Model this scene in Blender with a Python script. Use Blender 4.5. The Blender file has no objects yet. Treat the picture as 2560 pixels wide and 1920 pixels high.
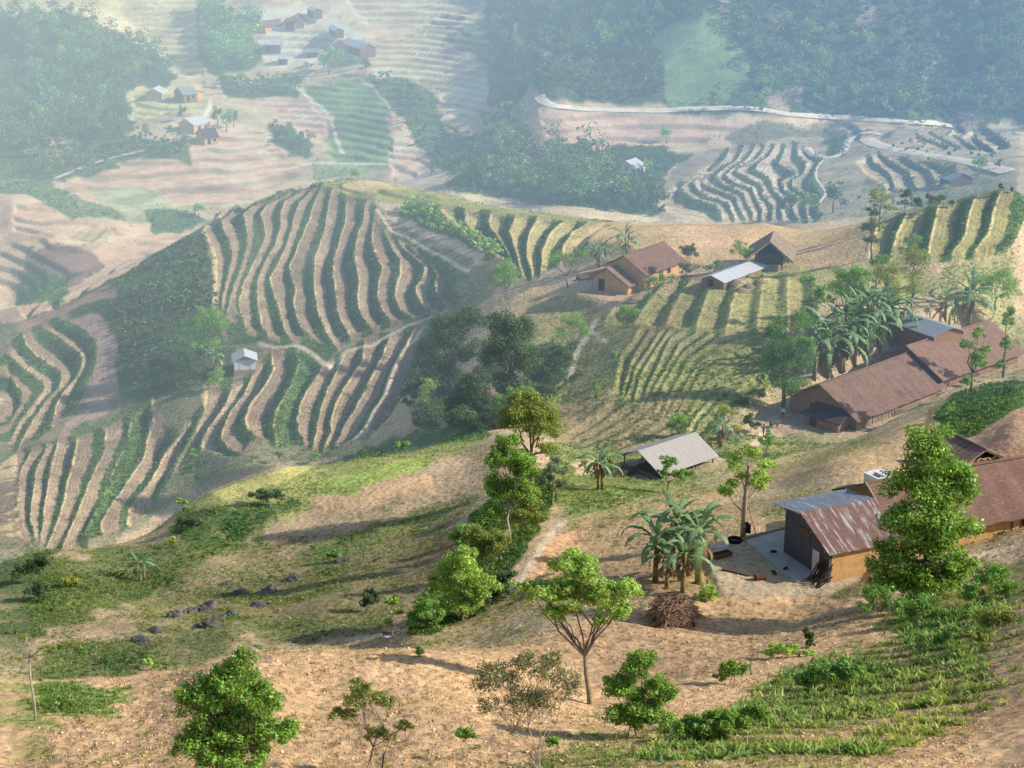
import bpy, math, random
import numpy as np
from mathutils import Vector, Matrix
rng = np.random.default_rng(7); random.seed(7)
SC = bpy.context.scene; COL = SC.collection

# ---------------------------------------------------------------- camera site
TH = math.radians(18.0); FP = 3456.0; CU, CV = 1106.0, 829.5; CAMZ = 100.0
def ray(u, v):
    """viewing direction of a photo point as (azimuth x/y, drop per metre forward)"""
    a = (u-CU)/FP; b = (CV-v)/FP
    dy = math.cos(TH)+b*math.sin(TH); dz = -math.sin(TH)+b*math.cos(TH)
    return a/dy, -dz/dy

# ---------------------------------------------------------------- noise
def _hash(ix, iy, seed):
    h = (ix.astype(np.int64)*374761393 + iy.astype(np.int64)*668265263 + seed*974634777) & 0xffffffff
    h = ((h ^ (h >> 13))*1274126177) & 0xffffffff
    return ((h ^ (h >> 16)) & 0xffff)/65535.0
def vnoise(x, y, seed=0):
    ix = np.floor(x); iy = np.floor(y); fx = x-ix; fy = y-iy
    fx = fx*fx*(3-2*fx); fy = fy*fy*(3-2*fy)
    a = _hash(ix, iy, seed); b = _hash(ix+1, iy, seed); c = _hash(ix, iy+1, seed); d = _hash(ix+1, iy+1, seed)
    return (a*(1-fx)+b*fx)*(1-fy)+(c*(1-fx)+d*fx)*fy
def fbm(x, y, oct=4, seed=0):
    s = 0; amp = .5; f = 1.0
    for o in range(oct):
        s = s+amp*(vnoise(x*f+o*17.3, y*f-o*9.1, seed+o)-.5); amp *= .5; f *= 2.03
    return s*2
def sstep(a, b, x):
    t = np.clip((x-a)/(b-a), 0, 1); return t*t*(3-2*t)

# ---------------------------------------------------------------- height control points: photo point, distance
CP = [
# foreground
(20,1640,58),(300,1640,57.5),(600,1640,57),(900,1640,58),(1106,1650,58),(1350,1650,57),(1600,1650,56),(1900,1650,54.5),(2180,1650,53),
(20,1475,73),(200,1465,74),(400,1445,77),(560,1408,80),(700,1403,82),(850,1400,84),(1000,1402,87),(1100,1400,90),
(1270,1520,76),(700,1520,68),(300,1540,66),(1500,1450,85),(1740,1390,94),(2000,1370,90),(2180,1300,92),(2180,1480,68),(1900,1500,73),(1700,1530,72),
(1300,1400,93),(1200,1330,104),(1450,1345,103),
# yard and near houses
(1560,1275,112),(1700,1285,111.5),(1790,1265,112.5),(1600,1180,119),(1690,1160,121),(1470,1272,111.5),(1900,1220,115),(2100,1185,117.5),(2190,1165,118),(2190,1215,112),(2000,1260,108),(1850,1290,107),
(1640,1120,128),(1800,1060,134),
# field above
(1700,1050,147),(1600,1080,142),(1950,920,168),(1800,980,158),(2100,880,170),(2190,930,150),(2190,1010,140),(2100,960,152),(2190,840,184),
# ravine
(1200,1250,118),(1150,1200,124),(1250,1150,133),(1300,1060,150),(1110,1290,114),(1050,1370,104),(950,1340,110),(1060,1200,126),(1100,1080,146),(1120,960,172),(890,1370,105),
(1190,1100,142),
# slope left of the ravine
(850,1368,108),(700,1330,116),(500,1360,113),(300,1380,112),(120,1420,106),(30,1440,101),(30,1320,124),(100,1200,150),(30,1210,148),(300,1250,141),(500,1250,138),(500,1160,152),(700,1200,143),(900,1150,146),(900,1050,161),(1000,1000,170),(650,1100,160),
(450,1320,123),(600,1280,131),
# edge of the middle spur
(1060,930,186),(950,960,183),(800,988,180),(600,1010,176),(450,1062,171),(380,1110,168),(250,1182,162),(120,1190,158),
# shed, long house, mid slope
(1300,1010,172),(1450,1010,172),(1545,967,182),(1640,930,189),(1700,880,200),(1790,938,188),(1900,890,193),(2020,840,197),(2150,770,215),(1850,780,206),(2190,700,230),
(1230,960,186),(1300,850,206),(1400,800,212),(1560,820,205),(1650,760,213),(1560,650,236),(1750,650,231),(2100,620,234),(1990,700,220),(2190,600,239),
(1180,640,264),(1250,760,236),(1330,628,255),(1500,600,256),(1670,570,262),(1800,573,250),(1950,570,243),(2190,560,243),(1400,700,236),(1140,720,246),
(1060,600,288),(1030,720,258),(1000,900,220),(1100,860,222),(900,950,222),
# spur crest
(40,700,332),(140,650,342),(240,600,352),(340,548,366),(440,490,385),(520,447,396),(600,418,403),(700,395,406),(770,388,404),(850,396,398),(930,412,384),(1000,430,370),(1100,452,352),(1200,467,338),(1300,475,328),(1480,478,312),(1650,480,300),(1850,482,288),(1950,455,277),(2060,432,270),(2190,412,268),(2190,520,248),(2000,510,251),
# spur face
(240,870,286),(300,760,302),(360,650,322),(450,640,322),(480,780,292),(525,800,286),(560,740,296),(720,780,277),(620,650,318),(800,560,330),(900,700,285),(860,480,360),(1000,600,298),(960,530,330),(700,500,365),(560,560,350),
(850,850,250),(650,970,240),(700,850,262),(600,880,258),(750,950,238),(1000,800,242),
# lower left
(100,850,296),(30,950,272),(30,800,305),(150,960,262),(60,1100,228),(30,1180,214),(200,1140,222),(300,1050,240),(400,950,256),(430,1000,244),(330,880,278),(500,960,244),(120,740,318),
# valley right
(1250,440,440),(1000,400,470),(1360,372,490),(1150,360,512),(1480,400,468),(1500,450,440),(1640,472,425),(1600,330,515),(1750,318,520),(1600,400,462),(1850,292,528),(1900,350,472),(2100,380,432),(2060,390,428),(2190,365,425),(2180,280,508),(2000,280,520),(1700,450,428),(1300,330,525),(1300,270,545),(1850,420,425),
(1180,215,560),(1500,240,558),(1800,260,558),(2050,268,560),(2190,262,560),
(1120,100,650),(1300,150,592),(1500,150,580),(1700,180,574),(1900,180,576),(2190,180,578),(1106,20,712),(1300,0,655),(1500,0,613),(1900,0,612),(2190,0,612),(1400,80,606),(1800,80,596),
# valley left
(30,640,415),(100,560,430),(30,450,478),(200,520,445),(300,440,500),(300,340,560),(500,330,565),(600,385,540),(700,350,560),(440,285,594),(420,262,602),(400,200,640),(335,200,642),(200,100,690),(100,300,596),(60,390,540),(30,200,660),(30,60,715),(300,20,745),(200,250,620),
(650,60,716),(600,170,664),(750,270,602),(900,360,545),(1000,200,620),(900,120,672),(1030,50,690),(500,100,705),(430,50,735),(780,90,692),(900,30,724),(560,230,628),(860,260,596),(650,0,748),(300,120,700),(1040,280,574),(560,20,738),
]
CPZ = [  # hidden ground: u, distance, height
(560,95,46.5),(700,97,46),(850,97,48.5),(400,92,48),(200,88,51),(20,86,52),(1000,98,49),
(600,208,16),(450,205,12),(380,200,8),(250,190,6),(800,208,18),(950,212,22),(1060,205,29),(100,180,9),
(40,372,-2),(240,400,-2),(440,430,0),(600,455,2),(770,455,4),(1000,425,8),(1300,380,12),(1480,365,14),(1850,335,20),(2190,300,30),(700,490,-2),(1100,400,14),
(-400,58,66),(-400,75,60),(-400,120,40),(-400,200,5),(-400,300,-5),(-400,450,0),(-400,650,25),(2600,55,68.5),(2600,90,60),(2600,130,49.5),(2600,200,40),(2600,260,45),(2600,300,40),(3100,60,62),(3100,100,54),(3100,200,38),(3100,300,34),(3100,450,18),(3100,620,40),(-900,60,64),(-900,120,38),(-900,250,0),(-900,450,-2),(-900,700,40),(2600,430,24),(2600,560,20),(2600,612,52),
(-400,720,50),(1106,30,74),(200,30,74),(2100,30,75),(-400,30,75),(2600,30,77),(1106,40,71),(200,42,71),(2100,40,72.5),(2600,42,74),
(1500,660,75),(2190,660,75),(1106,760,50),(1500,760,130),(2190,760,130),(600,820,66),(200,820,66),(-400,820,72),(1106,900,90),(600,1000,130),(200,1000,130),(1106,1000,170),(1800,1000,230),(2600,760,130),(2600,1000,230),(-400,1000,140),
]
_P = []
for u, v, Y in CP:
    az, T = ray(u, v); _P.append((az*3.0, math.log(Y), T))
for u, Y, z in CPZ:
    az, _ = ray(u, 800); _P.append((az*3.0, math.log(Y), (CAMZ-z)/Y))
_P = np.array(_P); NP_ = len(_P)
def _tps(d2): return np.where(d2 > 1e-12, .5*d2*np.log(np.maximum(d2, 1e-12)), 0.0)
_d2 = ((_P[:, None, :2]-_P[None, :, :2])**2).sum(-1)
_A = np.zeros((NP_+3, NP_+3)); _A[:NP_, :NP_] = _tps(_d2)+np.eye(NP_)*2e-4
_A[:NP_, NP_] = 1; _A[:NP_, NP_+1:] = _P[:, :2]; _A[NP_:, :NP_] = _A[:NP_, NP_:].T
_w = np.linalg.solve(_A, np.concatenate([_P[:, 2], np.zeros(3)]))
def _eval(X, L):
    out = np.empty(X.shape)
    for i in range(X.shape[0]):
        d2 = (X[i][:, None]-_P[None, :, 0])**2+(L[i][:, None]-_P[None, :, 1])**2
        out[i] = _tps(d2)@_w[:NP_]+_w[NP_]+_w[NP_+1]*X[i]+_w[NP_+2]*L[i]
    return out

# ---------------------------------------------------------------- the sheet's own plan grid: azimuth x log distance
NI, NJ = 1240, 1560
_ia = np.linspace(-1, 1, NI); AZ = .385*_ia+1.6*np.sign(_ia)*np.maximum(np.abs(_ia)-.86, 0)**1.5*8
L0, L1 = math.log(22.0), math.log(1050.0)
LY = np.linspace(L0, L1, NJ)
cA = np.linspace(AZ[0], AZ[-1], 420); cL = np.linspace(L0, L1, 380)
cT = _eval(np.repeat((np.clip(cA, -.6, .62)*3)[:, None], 380, 1), np.repeat(cL[None, :], 420, 0))
def _up(src, ax, xs0, xs1):      # catmull-rom resample of a coarse table along one axis
    src = np.moveaxis(src, ax, 0); n = src.shape[0]
    p = (xs1-xs0[0])/(xs0[1]-xs0[0]); i = np.clip(np.floor(p).astype(int), 1, n-3); t = (p-i)[:, None]
    a, b, c, d = src[i-1], src[i], src[i+1], src[i+2]
    r = b+.5*t*(c-a+t*(2*a-5*b+4*c-d+t*(3*(b-c)+d-a)))
    return np.moveaxis(r, 0, ax)
TT = _up(_up(cT, 0, cA, AZ), 1, cL, LY)
YY = np.exp(LY)[None, :]*np.ones((NI, 1)); XX = AZ[:, None]*YY
ZZ = CAMZ-TT*YY
ZZ += fbm(XX/34., YY/34., 4, 3)*np.clip(YY/120., .25, 2.2)*.55      # gentle hillocks
BASE = ZZ.copy()

def az_to_i(az): return np.interp(az, AZ, np.arange(NI))
def ly_to_j(l): return (l-L0)/(L1-L0)*(NJ-1)
def ground_hit(u, v, surf=None, jmin=0, lift=0.0):
    """first ground seen along a photo ray: returns az, log distance"""
    s = BASE if surf is None else surf
    az, T = ray(u, v); fi = float(az_to_i(az)); i = min(int(fi), NI-2); f = fi-i
    z = s[i]*(1-f)+s[i+1]*f; Y = YY[0]
    g = (CAMZ-z-lift)/Y-T
    k = np.nonzero(g[jmin:] <= 0)[0]
    if len(k) == 0: return az, LY[-1]
    j = k[0]+jmin
    if j == 0: return az, LY[0]
    t = g[j-1]/(g[j-1]-g[j]); return az, LY[j-1]+t*(LY[j]-LY[j-1])
def gz(x, y, surf=None):
    s = ZZ if surf is None else surf
    fi = float(az_to_i(x/y)); fj = float(np.clip(ly_to_j(math.log(y)), 0, NJ-1.001)); i = min(int(fi), NI-2); j = int(fj); a = fi-i; b = fj-j
    return (s[i, j]*(1-a)+s[i+1, j]*a)*(1-b)+(s[i, j+1]*(1-a)+s[i+1, j+1]*a)*b
def gz_arr(x, y, surf=None):
    s = ZZ if surf is None else surf
    fi = az_to_i(x/y); fj = np.clip(ly_to_j(np.log(y)), 0, NJ-1.001); i = np.minimum(fi.astype(int), NI-2); j = fj.astype(int); a = fi-i; b = fj-j
    return (s[i, j]*(1-a)+s[i+1, j]*a)*(1-b)+(s[i, j+1]*(1-a)+s[i+1, j+1]*a)*b
def spot(u, v):
    """ground point under a photo point, as x, y, z"""
    az, l = ground_hit(u, v, ZZ); y = math.exp(l); x = az*y
    return Vector((x, y, CAMZ-ray(u, v)[1]*y))
def mpp(p): return (p.y*math.cos(TH)+(CAMZ-p.z)*math.sin(TH))/FP   # metres per photo unit at a point
# ---------------------------------------------------------------- terraced fields
def zmap(x0, y0, w):                       # reading aid: a magnified view of the survey photo -> photo points
    k = w/2212*.864
    return lambda pts: [(x0*.864+k*x, y0*.864+k*y) for x, y in pts]
zS = zmap(480, 430, 800); zC = zmap(400, 820, 800); zD = zmap(0, 780, 800); zF = zmap(1560, 300, 960); zR = zmap(1280, 0, 1280); zM = zmap(1280, 550, 1280)
idn = lambda p: p
TERR = []   # (lip lines, riser share, extra rise)
TERR.append(dict(n='spur', far=399, w=.52, rise=.9, L=[zS(l) for l in [
 [(330,262),(200,320),(110,360),(85,410),(110,460),(150,540),(165,640),(170,760),(160,860),(150,950)],
 [(480,205),(300,250),(200,330),(210,390),(260,470),(275,570),(250,700),(215,840),(200,960)],
 [(580,180),(430,230),(345,290),(370,370),(385,460),(370,560),(330,680),(290,780),(245,960)],
 [(660,155),(520,220),(470,290),(500,360),(510,440),(470,540),(420,650),(350,790),(320,910),(345,1000),(385,1100)],
 [(770,125),(650,190),(620,270),(620,370),(580,500),(520,590),(470,700),(445,830),(455,930),(470,1040),(530,1130)],
 [(850,115),(750,200),(710,300),(690,400),(650,500),(600,620),(540,720),(545,790),(580,870),(610,980),(640,1080),(690,1165)],
 [(895,110),(850,190),(820,290),(780,400),(730,520),(670,650),(690,720),(715,800),(695,900),(720,990),(750,1070),(815,1120)],
 [(970,120),(940,230),(920,400),(880,500),(845,590),(845,740),(850,880),(880,1000),(940,1120),(1010,1230)],
 [(1060,180),(1060,350),(1010,500),(985,590),(975,690),(990,830),(1010,950),(1050,1060),(1100,1140)],
 [(1200,215),(1190,330),(1150,420),(1120,560),(1145,660),(1155,760),(1145,860),(1155,950),(1200,1030),(1250,1080)],
 [(1265,260),(1250,420),(1240,490),(1280,590),(1320,660),(1290,760),(1285,860),(1310,950),(1370,1030)],
 [(1330,400),(1390,540),(1440,600),(1440,690),(1405,790),(1400,860),(1440,950),(1530,1000)],
 [(1420,480),(1540,590),(1610,640),(1600,720),(1550,790),(1545,840),(1590,910),(1650,955)],
 [(1500,520),(1640,620),(1700,710),(1675,770),(1690,830),(1750,900)],
 [(1580,560),(1720,660),(1800,700),(1810,760),(1800,830),(1850,880)]]]))
TERR.append(dict(n='crest', far=405, w=.6, rise=.9, L=[
 [(955,452),(985,480),(1010,505),(1035,530)],[(1005,455),(1003,480),(1030,510),(1065,540)],[(1060,460),(1055,485),(1080,515),(1108,560)],
 [(1113,468),(1100,500),(1113,540),(1128,598)],[(1160,472),(1140,510),(1137,550),(1150,600)],[(1215,480),(1190,500),(1170,540),(1167,590)],
 [(1270,482),(1235,500),(1217,530),(1210,570)],[(1330,484),(1290,500),(1262,530)]]))
TERR.append(dict(n='low', w=.6, rise=.8, L=[zC(l) for l in [
 [(310,420),(310,500),(280,600),(200,740),(120,880),(50,1020)],[(500,430),(430,560),(340,680),(290,760),(280,830)],
 [(640,330),(580,450),(480,580),(430,700),(420,770),(480,840),(570,880)],[(770,190),(780,290),(720,400),(630,510),(580,620),(600,700),(650,730)],
 [(945,160),(960,250),(900,400),(800,560),(780,680),(800,810)],[(1110,290),(1020,420),(960,540),(945,640),(960,720),(990,760)],
 [(1280,180),(1220,290),(1160,420),(1110,560),(1090,660),(1080,740),(1060,830)],[(1410,110),(1400,220),(1310,350),(1230,480),(1180,630),(1180,720),(1120,850)],
 [(1590,60),(1530,200),(1440,380),(1350,550),(1280,660),(1210,800)],[(1760,10),(1680,150),(1600,300),(1560,450),(1480,570),(1420,690),(1340,760),(1240,810)],
 [(1850,60),(1740,330),(1660,470),(1580,600)]]]))
TERR.append(dict(n='lowleft', w=.66, rise=.7, L=[zD(l) for l in [
 [(110,1000),(90,1200),(70,1400),(100,1550)],[(215,960),(140,1080),(110,1230),(100,1450),(140,1560)],[(320,940),(250,1080),(230,1230),(205,1420),(240,1540)],
 [(400,890),(360,1010),(340,1150),(310,1300),(300,1440),(280,1560)],[(530,890),(500,1030),(460,1200),(420,1380),(360,1530),(320,1640)],
 [(730,830),(720,960),(650,1100),(590,1230),(540,1370),(470,1530),(420,1640)],[(900,740),(870,900),(800,1050),(720,1250),(650,1400),(580,1530)],
 [(1040,610),(1060,720),(1010,900),(990,1010),(900,1150),(790,1300),(690,1460),(700,1500)],[(1230,870),(1130,1000),(1050,1160),(960,1270),(880,1370),(880,1470)],
 [(1400,660),(1350,790),(1250,960),(1150,1160)]]]))
TERR.append(dict(n='left', far=345, w=.42, rise=.9, L=[zD(l) for l in [
 [(-90,560),(0,600),(20,680),(-20,760)],[(0,430),(90,470),(150,560),(150,640),(90,720),(50,790)],[(50,290),(180,400),(290,480),(310,540),(230,640),(130,760),(70,900)],[(160,150),(170,220),(260,310),(380,380),(430,440),(410,520),(310,620),(230,740),(120,950)],
 [(300,110),(420,180),(550,280),(580,350),(540,430),(440,540),(390,640),(350,790)],[(400,60),(560,130),(660,240),(650,330),(600,460),(540,600)]]]))
TERR.append(dict(n='valley', w=.55, rise=.9, L=[zF(l) for l in [
 [(180,460),(260,530),(460,575)],[(420,320),(330,360),(320,400),(400,450),(530,490),(560,540),(570,580)],[(480,300),(400,360),(430,410),(490,440),(600,470),(625,530),(640,580)],
 [(610,160),(580,220),(500,280),(440,320),(440,360),(540,400),(640,440),(660,500),(700,570)],[(690,170),(650,230),(560,290),(520,330),(580,370),(690,420),(710,480),(740,530),(745,580)],
 [(750,170),(700,230),(620,280),(580,320),(640,360),(740,390),(760,450),(800,510),(790,580)],[(810,165),(770,220),(690,260),(640,290),(720,330),(790,370),(800,430),(860,490),(850,580)],
 [(870,160),(830,210),(760,260),(760,290),(840,330),(860,400),(930,470),(900,510),(920,580)],[(930,155),(905,230),(890,250),(960,290),(1000,310),(910,350),(920,400),(1010,460),(970,500),(1000,580)],
 [(1000,150),(1000,200),(1050,240),(1040,300),(970,345),(970,390),(1060,440),(1040,500),(1060,580)],
 [(1045,160),(1060,190),(1130,225),(1090,300),(1060,360),(1120,420),(1100,500),(1120,570)]]]))
TERR.append(dict(n='road', w=.6, rise=.8, L=[zF(l) for l in [
 [(1340,240),(1400,310),(1500,370),(1530,420)],[(1420,200),(1440,240),(1530,310),(1560,380)],[(1470,190),(1560,250),(1650,300),(1670,370),(1700,400)],[(1640,225),(1720,265),(1780,310),(1800,360)],[(1790,255),(1850,285),(1920,320),(1940,370)]]]))
TERR.append(dict(n='roadtop', w=.7, rise=.8, L=[zF(l) for l in [
 [(1620,90),(1680,120),(1800,160)],[(1700,75),(1760,110),(1870,160)],[(1780,60),(1820,95),(1920,150)],[(1850,50),(1900,90),(2050,165)],[(1940,40),(2000,80),(2150,190)],[(2080,50),(2140,90),(2220,150)]]]))
TERR.append(dict(n='right', far=330, w=.6, rise=.8, L=[zR(l) for l in [
 [(1590,958),(1560,1020),(1540,1120)],[(1700,930),(1660,1010),(1630,1120)],[(1840,888),(1815,1000),(1790,1115)],[(2000,852),(1970,940),(1955,1020),(1900,1090)],[(2110,830),(2080,900),(2060,1000),(2000,1080)],[(2230,815),(2200,900),(2190,980),(2150,1050)]]]))
_fa = [(1600,592),(1480,640),(1400,690),(1345,770),(1325,850)]; _fb = [(1690,800),(1630,845),(1570,890),(1530,925),(1500,965)]
def _fan(f, k): return [(a[0]*(1-f)+c[0]*f+4*math.sin(k*2.1+i*1.7), a[1]*(1-f)+c[1]*f-26*math.sin(math.pi*f)*(i in (1, 2))+3*math.sin(k*1.3+i*2.9)) for i, (a, c) in enumerate(zip(_fa, _fb))]
TERR.append(dict(n='slope', far=300, w=.62, rise=.35, L=[_fan(k/13, k) for k in range(14)]))
TERR.append(dict(n='slope2', far=300, w=.62, rise=.3, L=[[(1320-9*k,690+3*k),(1270-6*k,740+10*k),(1235-4*k,800+15*k)] for k in range(6)]))
TERR.append(dict(n='slope3', far=240, w=.6, rise=.3, L=[[(1330+25*k,862+11*k),(1275+24*k,905+10*k),(1215+18*k,945+7*k)] for k in range(7)]))
TERR.append(dict(n='slope4', far=300, w=.62, rise=.35, L=[[(1440+52*k,605-2*k),(1400+60*k,650+2*k),(1370+66*k,700+4*k)] for k in range(-1, 7)]))
TF = np.full((NI, NJ), -1.0, np.float32); TID = np.full((NI, NJ), -1, np.int16)      # place across a terrace 0..1, which group
TS = np.zeros((NI, NJ), np.float32)
DZ = np.zeros((NI, NJ))
def dense(pts, n):
    pts = np.array(pts, float); d = np.r_[0, np.cumsum(np.hypot(*np.diff(pts, axis=0).T))]; t = np.linspace(0, d[-1], n)
    p = np.stack([np.interp(t, d, pts[:, 0]), np.interp(t, d, pts[:, 1])], -1)
    k = max(3, n//40) | 1; pad = k//2
    q = np.concatenate([np.repeat(p[:1], pad, 0)*1.0, p, np.repeat(p[-1:], pad, 0)])
    for a in range(2):
        c = np.cumsum(np.r_[0, q[:, a]]); p[:, a] = (c[k:]-c[:-k])/k
    p[0] = pts[0]; p[-1] = pts[-1]; return p
def fillholes(val, wgt, i0, i1, j0, j1, it=3):
    v = val[i0:i1, j0:j1]; w = wgt[i0:i1, j0:j1]
    for _ in range(it):
        sv = np.zeros_like(v); sw = np.zeros_like(w)
        for di in (-1, 0, 1):
            for dj in (-1, 0, 1):
                sv += np.roll(np.roll(v, di, 0), dj, 1); sw += np.roll(np.roll(w, di, 0), dj, 1)
        m = (w == 0) & (sw > 2)
        v[m] = (sv[m]/sw[m]); w[m] = 1
    val[i0:i1, j0:j1] = v; wgt[i0:i1, j0:j1] = w
for gi, g in enumerate(TERR):
    NT = 380; lines = []
    for l in g['L']:
        pts = dense(l, NT); h = np.array([ground_hit(u, v) for u, v in pts])
        ok = h[:, 1] < math.log(g.get('far', 9e9)); k0 = np.nonzero(ok)[0]
        h = h[k0[0]:k0[-1]+1] if len(k0) else h; h = np.stack([np.interp(np.linspace(0, len(h)-1, NT), np.arange(len(h)), h[:, c]) for c in (0, 1)], -1)
        lines.append(np.stack([az_to_i(h[:, 0]), ly_to_j(h[:, 1])], -1))
    for kk, q_ in enumerate(lines): q_[:, 0] += 1.6*fbm(np.linspace(0, 16, NT)+kk*5.3, np.zeros(NT)+gi*3.1, 3, 8)
    sumf = np.zeros((NI, NJ)); sumd = np.zeros((NI, NJ)); sumk = np.zeros((NI, NJ)); W_ = np.zeros((NI, NJ))
    for k in range(len(lines)-1):
        a, b = lines[k], lines[k+1]
        def hz(q):
            i = np.clip(q[:, 0], 0, NI-2); j = np.clip(q[:, 1], 0, NJ-2); ii = i.astype(int); jj = j.astype(int); fa = i-ii; fb = j-jj
            return (BASE[ii, jj]*(1-fa)+BASE[ii+1, jj]*fa)*(1-fb)+(BASE[ii, jj+1]*(1-fa)+BASE[ii+1, jj+1]*fa)*fb
        za, zb = hz(a), hz(b)
        span = np.abs(b-a).max(); nf = int(np.clip(span*1.6, 24, 160)); tl = np.linspace(0, 1, NT)
        endfade = sstep(0, .05, tl)*sstep(0, .05, 1-tl)
        wv = g['w']+.20*fbm(tl*7+k*3.1, tl*0+gi*7.7, 2, 5)
        # stretch each line a little so the cells between the samples are covered
        for f in np.linspace(0, 1, nf, endpoint=False):
            q = a*(1-f)+b*f
            p = np.where(f < wv, .06*f/wv-.05*np.sin(np.pi*np.clip(f/wv*1.0, 0, 1))**2*0, .06+.94*sstep(0, 1, (f-wv)/(1-wv)))
            zt = za*(1-p)+zb*p+g['rise']*(p-f); base = hz(q)
            lip = .12*np.exp(-(f/.05)**2)
            d = (zt-base+lip)*endfade
            for sub in (0, .5):
                qq = q.copy(); qq[:-1] += (q[1:]-q[:-1])*sub
                ii = np.clip(np.round(qq[:, 0]).astype(int), 0, NI-1); jj = np.clip(np.round(qq[:, 1]).astype(int), 0, NJ-1)
                np.add.at(sumf, (ii, jj), np.where(f < wv, f/wv*.5, .5+.5*(f-wv)/(1-wv))); np.add.at(sumd, (ii, jj), d); np.add.at(sumk, (ii, jj), k); np.add.at(W_, (ii, jj), 1.0)
    ii, jj = np.nonzero(W_); i0, i1, j0, j1 = max(ii.min()-3, 0), min(ii.max()+4, NI), max(jj.min()-3, 0), min(jj.max()+4, NJ)
    W1 = W_.copy(); m = W_ > 0
    sumf[m] /= W_[m]; sumd[m] /= W_[m]; sumk[m] /= W_[m]; W1[m] = 1
    for arr in (sumf, sumd, sumk):
        w2 = W1.copy(); fillholes(arr, w2, i0, i1, j0, j1, 4)
    m = w2 > 0
    TF[m] = sumf[m]; TID[m] = gi; TS[m] = sumk[m]; DZ[m] = sumd[m]
def blur(a, n=1):
    for _ in range(n):
        a = (a+np.roll(a, 1, 0)+np.roll(a, -1, 0))/3.; a = (a+np.roll(a, 1, 1)+np.roll(a, -1, 1))/3.
    return a
ZZ = BASE+blur(np.clip(DZ, -2.4, 2.4), 1)

# ---------------------------------------------------------------- ground cover, drawn as a plan on the sheet
II, JJ = np.meshgrid(np.arange(NI), np.arange(NJ), indexing='ij')
WX = fbm(XX/np.maximum(YY, 20)*55, LY[None, :]*60, 3, 11); WY = fbm(XX/np.maximum(YY, 20)*55+40, LY[None, :]*60+9, 3, 12)
def plan(pts, closed=True, step=9):
    out = []; n = len(pts)
    for k in range(n if closed else n-1):
        a, b = pts[k], pts[(k+1) % n]; m = max(1, int(math.hypot(b[0]-a[0], b[1]-a[1])/step))
        for s in range(m): out.append((a[0]+(b[0]-a[0])*s/m, a[1]+(b[1]-a[1])*s/m))
    if not closed: out.append(pts[-1])
    h = np.array([ground_hit(u, v) for u, v in out]); return np.stack([az_to_i(h[:, 0]), ly_to_j(h[:, 1])], -1)
def region(pts, soft=1, warp=7.0):
    q = plan(pts); i0, i1 = max(int(q[:, 0].min()-14), 0), min(int(q[:, 0].max()+14), NI); j0, j1 = max(int(q[:, 1].min()-14), 0), min(int(q[:, 1].max()+14), NJ)
    px = II[i0:i1, j0:j1]+warp*WX[i0:i1, j0:j1]; py = JJ[i0:i1, j0:j1]+warp*WY[i0:i1, j0:j1]; ins = np.zeros(px.shape, bool)
    for k in range(len(q)):
        x1, y1 = q[k]; x2, y2 = q[(k+1) % len(q)]
        if x1 == x2: continue
        c = ((x1 > px) != (x2 > px)); ins ^= c & (py < (y2-y1)*(px-x1)/(x2-x1)+y1)
    m = np.zeros((NI, NJ), np.float32); m[i0:i1, j0:j1] = ins
    if soft: m[i0:i1, j0:j1] = blur(m[i0:i1, j0:j1], soft)
    return m
def track(pts, width, soft=.5):
    q = plan(pts, False, 5); m = np.zeros((NI, NJ), np.float32)
    az = np.interp(q[:, 0], np.arange(NI), AZ); ly = L0+q[:, 1]/(NJ-1)*(L1-L0); x = az*np.exp(ly); y = np.exp(ly)
    for k in range(len(q)-1):
        if math.hypot(x[k+1]-x[k], y[k+1]-y[k]) > 60: continue
        r = 4+int(width/(.0007*y[k])); a, b = sorted((q[k, 0], q[k+1, 0])); c, d = sorted((q[k, 1], q[k+1, 1])); rj = 4+int(width/(.0024*y[k]))
        i0, i1, j0, j1 = max(int(a-r), 0), min(int(b+r), NI), max(int(c-rj), 0), min(int(d+rj), NJ)
        if i1 <= i0 or j1 <= j0: continue
        X, Y = XX[i0:i1, j0:j1], YY[i0:i1, j0:j1]; dx, dy = x[k+1]-x[k], y[k+1]-y[k]; L = dx*dx+dy*dy+1e-9
        t = np.clip(((X-x[k])*dx+(Y-y[k])*dy)/L, 0, 1); dd = np.hypot(X-x[k]-t*dx, Y-y[k]-t*dy)
        m[i0:i1, j0:j1] = np.maximum(m[i0:i1, j0:j1], 1-sstep(width*.5*(1-soft), width*.5*(1+soft), dd))
    return m
C3 = lambda *c: np.array(c, np.float32)
PINKF = 1
SOIL, SOILR, STRAW, TAN = C3(.575,.385,.225), C3(.40,.25,.16), C3(.58,.45,.24), C3(.46,.34,.22)
GRASS, SCRUB, YG, PINK, WOOD, ROAD = C3(.125,.20,.06), C3(.055,.10,.04), C3(.33,.34,.105), C3(.56,.385,.25), C3(.05,.085,.045), C3(.72,.60,.44)
RGB = np.zeros((NI, NJ, 3), np.float32); VEG = np.zeros((NI, NJ), np.float32)   # VEG = how much low growth stands there
RGB[:] = TAN; VEG[:] = .35
def paint(m, col, veg=None, a=1.0):
    global RGB, VEG
    m = m*a; RGB += m[..., None]*(col-RGB)
    if veg is not None: VEG += m*(veg-VEG)
FARM = YY > 0
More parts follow.
